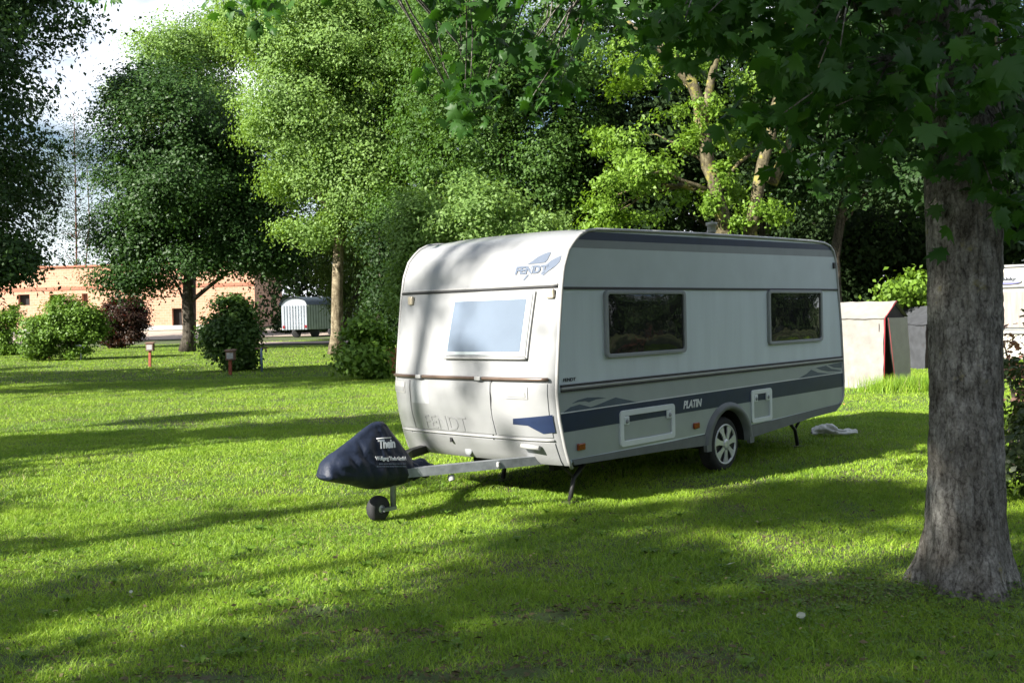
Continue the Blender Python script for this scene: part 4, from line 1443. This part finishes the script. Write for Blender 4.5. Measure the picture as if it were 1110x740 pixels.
# ------------------------------------------------------------------ hitch cover
hc = empty('hitch_cover', BO + BX * -1.25 + BY * 1.06, 'navy fabric hitch cover with white print over the caravan tow bar', 'cover', None, YAW)
XS = [-1.765, -1.755, -1.72, -1.62, -1.5, -1.4, -1.298, -1.22, -1.143, -1.095, -1.06, -1.0, -.94, -.88, -.838, -.79, -.75, -.72]
ZT = [.485, .530, .580, .648, .712, .765, .822, .858, .866, .858, .83, .75, .67, .58, .525, .475, .45, .43]
ZB = [.455, .435, .422, .395, .365, .33, .297, .284, .282, .283, .284, .285, .286, .295, .315, .34, .352, .365]
WD = [.05, .09, .12, .145, .165, .175, .18, .18, .18, .178, .175, .17, .16, .145, .125, .10, .085, .075]
NR = 36
V = []
dn = np.linspace(-1.765, -.72, 60)
for x in dn:
    zt_, zb_, wd_ = np.interp(x, XS, ZT), np.interp(x, XS, ZB), np.interp(x, XS, WD)
    for j in range(NR):
        a = 2 * PI * j / NR
        up = .5 + .5 * math.sin(a)
        z = zb_ + (zt_ - zb_) * up
        pinch = 1 - .80 * max(0, (z - .40)) / max(.02, (.87 - .40))
        y = wd_ * math.copysign(abs(math.cos(a)) ** .8, math.cos(a)) * max(.12, pinch)
        k = mnoise.fractal(Vector((x * 5, y * 5, z * 5 + (3 if y > 0 else 0))), 1, 2, 4) * .024 + .016 * math.sin((x * .8 + z) * 34 + 5 * mnoise.noise(Vector((x * 3, z * 3, 1)))) * (1 - abs(math.sin(a)) ** 3)
        an = math.atan2(.90 - z, x + 1.12); ds_ = math.hypot(.90 - z, x + 1.12)
        k += .013 * math.sin(an * 13 + 1.2 * mnoise.noise(Vector((x * 2, z * 2, 5)))) * min(1, ds_ * 4) * min(1, wd_ * 8)
        V.append((x + 1.25, y + math.copysign(k, y) if abs(math.cos(a)) > .2 else y, z))
ii = np.arange(len(V)).reshape(len(dn), NR)
q = np.stack([ii[:-1], np.roll(ii, -1, 1)[:-1], np.roll(ii, -1, 1)[1:], ii[1:]], -1).reshape(-1, 4)
cv = fast_mesh('cover_fabric', R(V), q, 4, M['nylon'], hc, True)
for e in (0, len(dn) - 1):
    MB().add([V[i] for i in ii[e]], [list(range(NR))]).build('cover_end', M['nylon'], hc)


def cover_y(x, z):
    """outer near surface of the cover (local to hc)"""
    xw = x
    wd_ = np.interp(xw, XS, WD); zt_ = np.interp(xw, XS, ZT); zb_ = np.interp(xw, XS, ZB)
    up = min(1, max(0, (z - zb_) / (zt_ - zb_)))
    ca = math.sqrt(max(0, 1 - (2 * up - 1) ** 2))
    pinch = 1 - .80 * max(0, z - .40) / .47
    k = .042
    return -(wd_ * ca ** .8 * max(.12, pinch)) - k


def cover_fn(x0, z0, slope):
    return lambda r, u, o: (x0 + r + 1.25 + u * .10, cover_y(x0 + r, z0 + u - r * slope) - o, z0 + u - r * slope)


V = []
for i in range(15):
    x = -.86 + .22 * i / 14
    for j in range(20):
        a = 2 * PI * j / 20
        r = .088 + .012 * math.sin(i * 1.3) + .010 * math.sin(5 * a + i * .5) - .02 * (i / 14)
        V.append((x + 1.25, -.02 + r * 1.5 * math.cos(a) * (1 + .5 * i / 14), .405 + r * math.sin(a)))
ii = np.arange(300).reshape(15, 20)
q = np.stack([ii[:-1], np.roll(ii, -1, 1)[:-1], np.roll(ii, -1, 1)[1:], ii[1:]], -1).reshape(-1, 4)
fast_mesh('collar', R(V), q, 4, M['nylon'], hc, True)
cover_print = letters('printed_name', 'Thein', cover_fn(-1.255, .648, .05), .075, .18, M['letterwhite'], hc, .002, .2, .04, .9)
letters('printed_name', 'Wolfgang Thein GmbH', cover_fn(-1.325, .552, .12), .042, .335, M['letterwhite'], hc, .002, 0, .025, .95)
mb = MB()
for row, zz in enumerate((.528, .506)):
    x = -1.325 + .03 * (1 - row)
    while x < -1.03:
        wv = random.uniform(.018, .045)
        q4 = [(x, zz - (x + 1.325) * .12), (x + wv, zz - (x + wv + 1.325) * .12), (x + wv, zz + .008 - (x + wv + 1.325) * .12), (x, zz + .008 - (x + 1.325) * .12)]
        mb.prism([(a + 1.25, cover_y(a, b_), b_) for a, b_ in q4], (0, -.002, 0))
        x += wv + .008
mb.build('small_print', M['logo'], hc)
mb = MB(); mb.tube([(-1.255 + 1.25, cover_y(-1.255, .733) - .002, .733), (-1.1 + 1.25, cover_y(-1.1, .725) - .002, .726)], .0045, 5); mb.build('print_bar', M['letterwhite'], hc)

# ------------------------------------------------------------------ beige tent
def tent(name, label, apex_px, d, yaw, wd, ln, he, hr, body, front, flap_m, piping=None, partial=True):
    c = P(*apex_px, d); root = empty(name, (c[0], c[1], 0), label, 'tent', None, yaw)
    # local: front gable at x=0 facing -y ... ridge runs to -x
    h = wd / 2
    sp_ = .07
    mb = MB()
    n = 26
    # side walls + roof as subdivided slightly slack sheets, 12 mm thick
    def sheet(a, b_, c_, d_, sag, nrm):
        a, b_, c_, d_ = [R(p, float) for p in (a, b_, c_, d_)]
        V = []
        for i in range(n + 1):
            for j in range(n + 1):
                s, t = i / n, j / n
                p = (a * (1 - s) + b_ * s) * (1 - t) + (d_ * (1 - s) + c_ * s) * t
                p = p + R(nrm) * (-sag * math.sin(PI * s) * math.sin(PI * t) + .030 * mnoise.fractal(Vector(p * 2.6), 1, 2, 3))
                V.append(p)
        k = len(V)
        V2 = [p - R(nrm) * .012 for p in V]
        ii = np.arange(k).reshape(n + 1, n + 1)
        f = [tuple(x) for x in np.stack([ii[:-1, :-1], ii[1:, :-1], ii[1:, 1:], ii[:-1, 1:]], -1).reshape(-1, 4)]
        mb.add(V + V2, f + [tuple(k + q_ for q_ in x[::-1]) for x in f], True)
    # axes: front plane at y=0 facing -y; side wall at x=-h facing -x; depth +y = ln
    sheet((-h - sp_, 0, 0), (-h - sp_, ln, 0), (-h, ln, he), (-h, 0, he), .03, (-1, 0, 0))
    sheet((h + sp_, ln, 0), (h + sp_, 0, 0), (h, 0, he), (h, ln, he), .03, (1, 0, 0))
    sheet((-h - .03, -.03, he), (-h - .03, ln, he), (0, ln, hr), (0, -.03, hr), .025, (-.5, 0, .86))
    sheet((h + .03, ln, he), (h + .03, -.03, he), (0, -.03, hr), (0, ln, hr), .025, (.5, 0, .86))
    mb.prism([(-h, ln, 0), (h, ln, 0), (h, ln, he), (0, ln, hr), (-h, ln, he)], (0, .012, 0))
    mb.build('canvas_shell', body, root)
    mb = MB(); mb.prism([(-h + .01, .03, he + .0), (h - .01, .03, he), (0, .03, hr - .02)], (0, .02, 0))
    mb.prism([(-h - .05, .10, 0), (-h + .18, .10, 0), (-h + .16, .10, he), (-h + .01, .10, he)], (0, .02, 0))  # dark strip stands in for the shaded gap beside the flap
    mb.build('gable', front, root)
    mb = MB(); V = []
    for i in range(11):
        for j in range(11):
            s, t = i / 10, j / 10
            xl = -h + .30 - .20 * t; xr_ = h + .06 - .06 * t
            V.append((xl + (xr_ - xl) * s, -.03 - .05 * (1 - t) + .02 * mnoise.noise(Vector((s * 4, t * 3, 2))), .03 + (he - .03) * t))
    ii = np.arange(121).reshape(11, 11)
    f = [tuple(x) for x in np.stack([ii[:-1, :-1], ii[1:, :-1], ii[1:, 1:], ii[:-1, 1:]], -1).reshape(-1, 4)]
    mb.add(V + [(a, b_ + .012, c_) for a, b_, c_ in V], f + [tuple(121 + q_ for q_ in x[::-1]) for x in f], True)
    mb.build('door_flap', flap_m, root)
    if piping:
        mb = MB(); mb.tube([(-h - sp_, -.02, .02), (-h - .01, -.03, he), (0, -.045, hr)], .010, 6)
        mb.tube([(-h + .30, -.10, .03), (-h + .10, -.05, he)], .005, 5)
        mb.build('red_edge', piping, root)
    return root


tent('storage_tent', 'beige gable tent with red piping and closed door flap behind the caravan', (970, 326), 22.0, rad(43), 1.02, 2.0, 1.52, 1.88, M['canvas'], M['canvas_dark'], M['canvas_front'], M['piping'])
tent('grey_tent', 'dark slate grey tent half hidden between the beige tent and the big trunk', (1030, 346), 28.5, rad(20), 1.7, 2.2, 1.25, 1.75, M['greytent'], M['canvas_dark'], M['greytent'])

# ------------------------------------------------------------------ second caravan at the right edge
c = P(1086, 330, 24)
hb = empty('caravan', (c[0] - .5, 24, 0), 'cream caravan with a blue swoosh glimpsed at the right edge behind the trunk', 'caravan', None, rad(-24))
mb = MB()
prof = [(0, .45), (-.03, .9), (0, 1.4), (.06, 2.0), (.12, 2.35), (.3, 2.58), (.6, 2.62), (5, 2.62), (5.3, 2.4), (5.4, 1.3), (5.35, .45)]
mb.prism([(0, y_, z_) for y_, z_ in prof], (2.3, 0, 0))
mb.build('body', M['beige'], hb, .05)
mb = MB(); mb.box((1.15, .02, 1.62), (1.9, .12, .95)); wn = mb.build('window', M['frame'], hb, .02)
mb = MB(); mb.box((1.15, -.055, 1.62), (1.78, .03, .83)); mb.build('pane', M['curtain'], wn)
MB().box((1.15, .0, 1.08), (2.2, .14, .05)).build('trim', M['trimgrey'], hb, .01)
MB().box((1.15, .03, 2.16), (2.2, .05, .03)).build('trim', M['trimgrey'], hb, .01)
mb = MB()
mb.prism([(.55 + .32 * math.cos(a), .055, 2.30 + .085 * math.sin(a)) for a in np.linspace(0, 2 * PI, 25)[:-1]], (0, .03, 0)); mb.build('swoosh', M['letterwhite'], hb)
mb = MB()
mb.prism([(.55 + .30 * math.cos(a), .045, 2.27 + .05 * math.sin(a)) for a in np.linspace(PI, 2 * PI, 14)], (0, .01, 0)); mb.build('swoosh', mat('blue_violet_vinyl', (.20, .20, .5), .4), hb)
letters('lettering', 'Hobby', lambda r, u, o: (.34 + r, .043 - o, 2.285 + u), .10, .42, M['letterdark'], hb, .01, .2, .02)
mb = MB(); mb.box((1.15, .5, 2.66), (1.6, .05, .05)); mb.box((.5, .5, 2.64), (.04, .1, .08)); mb.build('roof_rail', M['trimgrey'], hb)

# ------------------------------------------------------------------ bushes and hedges
def bush(name, label, base, blobs, leaf, per, cr, m, seed, cat='bush', group=None, shell=.35, stems=6):
    base = R(base, float)
    root = empty(name, base, label, cat, group)
    _, cc = crown_mesh('foliage', blobs, leaf, per, cr, m, root, seed, shell, root=base, zmin=terrain(base[0], base[1]) + .05)
    rg2 = np.random.default_rng(seed)
    mb = MB()
    for i in rg2.choice(len(cc), stems, replace=False):
        t_ = cc[i] - base
        mb.tube(limb_path((rg2.normal() * .1, rg2.normal() * .1, 0), t_, rg2, 4, .1), [.03, .026, .02, .014, .008], 5)
    mb.build('stem', M['bark_dark'], root)


b = G(251, 402); d = b[1]
bush('round_bush', 'upright dark green bush on the lawn beside the blue post', b, [px_blob(252, 365, d, 27, 35, 230), px_blob(250, 345, d, 20, 18, 80), px_blob(262, 385, d, 18, 14, 50)], .15, 40, .38, M['leaf_bush'], 61)
b = G(400, 411); d = b[1]
bush('leafy_shrub', 'large leaved green shrub on the lawn left of the caravan front', b, [px_blob(396, 380, d, 22, 28, 150), px_blob(390, 360, d, 16, 16, 60), px_blob(406, 398, d, 11, 11, 34)], .17, 26, .34, M['leaf_hedge'], 62)  # brighter leaf colour stands in for sun on the shrub
b = G(75, 391); d = b[1]
bush('hedge_bush', 'broad sunlit green hedge bush with a pale post at its right foot', b, [px_blob(70, 358, d, 24, 31, 210), px_blob(40, 362, d, 19, 25, 120), px_blob(92, 352, d, 18, 20, 110)], .14, 70, .4, M['leaf_hedge'], 63)
b = G(8, 385); d = b[1]
bush('hedge_bush', 'narrow light green hedge bush cut off by the left picture edge', b, [px_blob(8, 356, d, 14, 29, 120), px_blob(-14, 358, d, 16, 29, 80)], .15, 64, .4, M['leaf_hedge'], 64)
b = G(135, 377); d = b[1]
bush('copper_hedge', 'dark copper coloured hedge block with square top in front of the building', b, [px_blob(126, 352, d, 14, 26, 150), px_blob(144, 352, d, 13, 25, 150), px_blob(135, 340, d, 20, 14, 90)], .16, 70, .4, M['leaf_copper'], 65, 'hedge')
b = R([4.75, 9.0, 0])
bush('red_tipped_shrub', 'tall leafy shrub with reddish tips close behind the right side of the big trunk', b, [(4.85, 9.0, .8, .55, .6, .8, 150), (4.8, 9.1, .35, .65, .6, .4, 60)], .075, 34, .2, M['leaf_right'], 66, 'shrub')
bush('flowering_shrub', 'spindly pink tipped twigs reaching up beside the cream caravan', R([5.35, 10.6, 0]), [(5.35, 10.6, 1.15, .35, .3, .4, 22), (5.5, 10.6, .7, .3, .3, .4, 16)], .07, 14, .14, M['leaf_pink'], 67, 'shrub')

# ------------------------------------------------------------------ posts on the lawn
def hook_post(label, u, v, hpx, box=True):
    b_ = G(u, v); s = b_[1] / CAM_F; h = hpx * s
    root = empty('hookup_post', b_, label, 'post', 'electric hook-up posts on the lawn')
    mb = MB(); mb.box((0, 0, h / 2), (.10, .10, h), 0, 0, rad(2)); mb.build('post', M['wood_red'], root, .008)
    mb = MB(); mb.box((.03, -.02, h - .12), (.30, .22, .30)); mb.prism([(-.16, -.16, h + .03), (.22, -.16, h + .03), (.22, .12, h + .07), (-.16, .12, h + .07)], (0, 0, .03))
    bx = mb.build('meter_box', M['wood_brown'], root, .01)
    mb = MB(); mb.box((.03, -.135, h - .12), (.22, .012, .2)); mb.build('socket_cover', M['trimgrey'], bx)


hook_post('red wooden hook-up post with grey box standing alone on the open lawn', 163, 398, 25)
hook_post('red hook-up post with dark box in front of the round bush', 250, 406.5, 25)
hook_post('red hook-up post half sunk in the sunlit hedge bush', 53, 389, 20)


def water_post(label, u, v, hpx, m):
    b_ = G(u, v); s = b_[1] / CAM_F; h = hpx * s
    root = empty('water_post', b_, label, 'post', 'slim water posts on the lawn')
    mb = MB(); mb.tube([(0, 0, 0), (0, 0, h)], .04, 10); mb.build('pipe', m, root)
    mb = MB(); mb.tube([(-.22, 0, h - .02), (.22, 0, h)], .03, 8); mb.box((.16, 0, h - .10), (.05, .05, .12)); mb.build('tap', M['wood_brown'] if m is M['post_blue'] else m, root)


water_post('slim blue water post with a brown cross bar right of the round bush', 284, 403, 26, M['post_blue'])
water_post('slim pale blue water post at the foot of the broad hedge bush', 88, 391, 17, M['post_grey'])
water_post('slim pale water post between the two hedge bushes at far left', 20, 384, 15, M['post_grey'])

# terracotta pot beside the shrub
b = R([-4.15, 33.5, terrain(0, 33.5)])
b = P(431, 402, 33); b[2] = terrain(0, 33.)
pt = empty('clay_pot', b, 'terracotta coloured pot half hidden between leafy shrub and caravan', 'pot')
mb = MB(); mb.lathe([(.001, .0), (.24, 0), (.30, .25), (.36, .62), (.42, .66), (.42, .82), (.37, .82), (.34, .66), (.001, .64)], (0, 0, 0), 'z', 28); mb.build('bowl', M['clay'], pt)

# white bag on the grass behind the caravan
g0 = G(905, 473)
V = []
n_, k_ = 44, 20
for i in range(n_):
    t = i / (n_ - 1)
    x = (t - .5) * .62
    r = .062 * (math.sin(PI * min(1, t * 1.25 + .08)) ** .5 if t < .55 else .62 - .5 * (t - .55)) + .012
    for j in range(k_):
        a = 2 * PI * j / k_
        nn = mnoise.fractal(Vector((x * 6, math.cos(a) * 1.2, math.sin(a) * 1.2)), 1, 2, 4)
        rr = r * (1 + .95 * nn)
        V.append((x, rr * 1.2 * math.cos(a) + .07 * math.sin(t * 7), max(.012, r * .75 + rr * .85 * math.sin(a)) + .02))
ii = np.arange(n_ * k_).reshape(n_, k_)
q = np.stack([ii[:-1], np.roll(ii, -1, 1)[:-1], np.roll(ii, -1, 1)[1:], ii[1:]], -1).reshape(-1, 4)
o = fast_mesh('plastic_bag', R(V), q, 4, M['cloth'], None, True)
o.location = (g0[0], g0[1], 0.01); o.rotation_euler = (0, 0, rad(-5))
tag(o, 'crumpled white plastic bag lying on the grass behind the caravan', 'bag')

# pale fallen leaves
random.seed(5)
LV = [(792, 620, 'pale fallen leaf lying flat on the grass below the caravan wheel'), (868, 677, 'curled pale fallen leaf standing up in the dark foreground grass'), (900, 630, 'small white fallen leaf on the grass just left of the big trunk'), (142, 650, 'tiny pale fallen leaf on the shaded grass at lower left'), (198, 711, 'small pale fallen leaf near the bare soil at lower left'), (915, 441, 'reddish fallen leaf on the lit grass strip beside the tent')]
for u, v, lb in LV:
    g = G(u, v)
    s = .06 if v > 600 and u in (792, 868) else .035
    mb = MB()
    pts = [(0, -.5), (.22, -.3), (.34, 0), (.2, .35), (0, .55), (-.2, .35), (-.34, 0), (-.22, -.3)]
    V = [(x * s, y * s, .12 * s * math.sin(x * 6) + .4 * s * x * x) for x, y in pts]
    V2 = [(x, y, z + .003) for x, y, z in V]
    mb.add(V + V2, [list(range(8))[::-1], list(range(8, 16))] + [(i, (i + 1) % 8, 8 + (i + 1) % 8, 8 + i) for i in range(8)])
    o = mb.build('fallen_leaf', M['pale_leaf'] if v > 500 else M['clay'])
    o.location = (g[0], g[1], .052); o.rotation_euler = (random.uniform(.1, .4), random.uniform(-.3, .3) + (1.0 if u == 868 else 0), random.uniform(0, 6))
    tag(o, lb, 'leaf', 'fallen leaves on the grass')

# ------------------------------------------------------------------ brick building
bd = 100.0
bl = P(-40, 355, bd); br_ = P(277, 353, bd)
zg = float(terrain(0, bd))
BWD = br_[0] - bl[0]
bld = empty('brick_building', (bl[0], bd, zg), 'long orange brick building shell with empty window openings beyond the lawn', 'building')


def bx(u, v):   # pixel to local facade coordinates
    p = P(u, v, bd); return p[0] - bl[0], p[2] - zg


H = bx(100, 289)[1]
ops = [(bx(54, 331), bx(67, 319)), (bx(89, 330), bx(95, 318)), (bx(138, 327), bx(146, 315)), (bx(187, 354), bx(197, 334)), (bx(20, 331), bx(32, 319)), (bx(252, 332), bx(262, 318))]
ops = [(a[0], max(a[1], 0) if a[1] > .3 else 0, b_[0], b_[1]) for a, b_ in ops]
xs_ = sorted({0, BWD} | {o_[0] for o_ in ops} | {o_[2] for o_ in ops}); zs_ = sorted({0, H} | {o_[1] for o_ in ops} | {o_[3] for o_ in ops})
mb = MB()
for i in range(len(xs_) - 1):
    for j in range(len(zs_) - 1):
        cx, cz = (xs_[i] + xs_[i + 1]) / 2, (zs_[j] + zs_[j + 1]) / 2
        if any(o_[0] < cx < o_[2] and o_[1] < cz < o_[3] for o_ in ops): continue
        mb.add([(xs_[i], 0, zs_[j]), (xs_[i + 1], 0, zs_[j]), (xs_[i + 1], 0, zs_[j + 1]), (xs_[i], 0, zs_[j + 1])], [(0, 1, 2, 3)])
for o_ in ops:
    x0, z0, x1, z1 = o_
    mb.add([(x0, 0, z0), (x0, .4, z0), (x0, .4, z1), (x0, 0, z1)], [(0, 1, 2, 3)]); mb.add([(x1, 0, z0), (x1, .4, z0), (x1, .4, z1), (x1, 0, z1)], [(3, 2, 1, 0)])
    mb.add([(x0, 0, z1), (x1, 0, z1), (x1, .4, z1), (x0, .4, z1)], [(0, 1, 2, 3)]); mb.add([(x0, 0, z0), (x1, 0, z0), (x1, .4, z0), (x0, .4, z0)], [(3, 2, 1, 0)])
mb.add([(0, 0, 0), (0, 12, 0), (0, 12, H), (0, 0, H)], [(3, 2, 1, 0)]); mb.add([(BWD, 0, 0), (BWD, 12, 0), (BWD, 12, H), (BWD, 0, H)], [(0, 1, 2, 3)])
mb.add([(0, 12, 0), (BWD, 12, 0), (BWD, 12, H), (0, 12, H)], [(3, 2, 1, 0)]); mb.add([(0, 0, H), (BWD, 0, H), (BWD, 12, H), (0, 12, H)], [(0, 1, 2, 3)])
wl = mb.build('wall', M['brick'], bld)
mb = MB()
zl = bx(60, 313)[1]
mb.box((BWD / 2, -.02, zl), (BWD + .1, .08, .3)); mb.box((BWD / 2, -.02, H + .08), (BWD + .2, .3, .16))
mb.build('ring_beam', M['lintel'], bld)
mb = MB(); mb.box((BWD / 2, -.05, .22), (BWD + .1, .14, .44)); mb.build('plinth', M['concrete'], bld)
for x0, z0, x1, z1 in ops:
    mb = MB(); mb.box(((x0 + x1) / 2, .44, (z0 + z1) / 2), (x1 - x0 + .1, .05, z1 - z0 + .1))
    mb.build('door' if z0 < .5 else 'window', M['wood_brown'] if (x1 - x0) < .95 else M['under'], bld)  # dark panels in the wide openings stand in for the unlit inside

# ------------------------------------------------------------------ works wagon
wd_ = 76.0
pa = P(306, 364, wd_); zg = float(terrain(0, wd_))
s = wd_ / CAM_F
wg = empty('site_wagon', (pa[0], wd_, zg), 'white and green site wagon with a dark arched roof behind the birch', 'wagon', None, rad(12))
ew, hh = 27 * s, 38 * s
prof = [(0, .62), (ew, .62), (ew, hh - .15)] + [(ew / 2 + ew / 2 * math.cos(a), hh - .15 + .55 * math.sin(a)) for a in np.linspace(0, PI, 11)[1:-1]] + [(0, hh - .15)]
mb = MB(); mb.prism([(x, 0, z) for x, z in prof], (0, .08, 0))
for k in range(9):
    mb.box((ew * (k + .5) / 9, -.03, .62 + (hh - .77) / 2), (ew / 9 * .55, .05, hh - .8))
mb.build('end_wall', M['wagon_white'], wg)
ln_ = 6.0
side = R([math.cos(rad(42)), math.sin(rad(42)), 0])
mb = MB()
mb.prism([(ew + .0, 0, .62), (ew + ln_ * side[0], ln_ * side[1], .62), (ew + ln_ * side[0], ln_ * side[1], hh - .15), (ew, 0, hh - .15)], (-.05, .06, 0))
for k in range(22):
    t = (k + .5) / 22 * ln_
    mb.box((ew + t * side[0] + .02, t * side[1] - .02, .62 + (hh - .77) / 2), (.12, .05, hh - .8), rad(42))
mb.prism([(0, 0, .62), (ln_ * side[0], ln_ * side[1], .62), (ln_ * side[0], ln_ * side[1], hh - .15), (0, 0, hh - .15)], (.05, .06, 0))
mb.build('side_wall', M['wagon_green'], wg)
V = []
arcs = np.linspace(0, PI, 15)
for t in (-.15, ln_):
    for a in arcs: V.append((ew / 2 + (ew / 2 + .08) * math.cos(a) + t * side[0], t * side[1] - .02, hh - .14 + .60 * math.sin(a)))
mb = MB(); mb.add(V, [(i, i + 1, 15 + i + 1, 15 + i) for i in range(14)], True); mb.build('roof', M['wagon_roof'], wg)
for fx_ in (.18, .8):
    for off in (.25, ew - .25):
        t = fx_ * ln_
        mb = MB(); mb.lathe([(.001, -.1), (.3, -.1), (.36, -.08), (.36, .08), (.3, .1), (.001, .1)], (off + t * side[0], t * side[1] + .2, .36), 'y', 20); mb.build('wheel', M['rubber'], wg)
for xx in (.12, ew - .12): MB().box((xx, -.06, .85), (.16, .05, .2)).build('tail_lamp', M['piping'], wg)
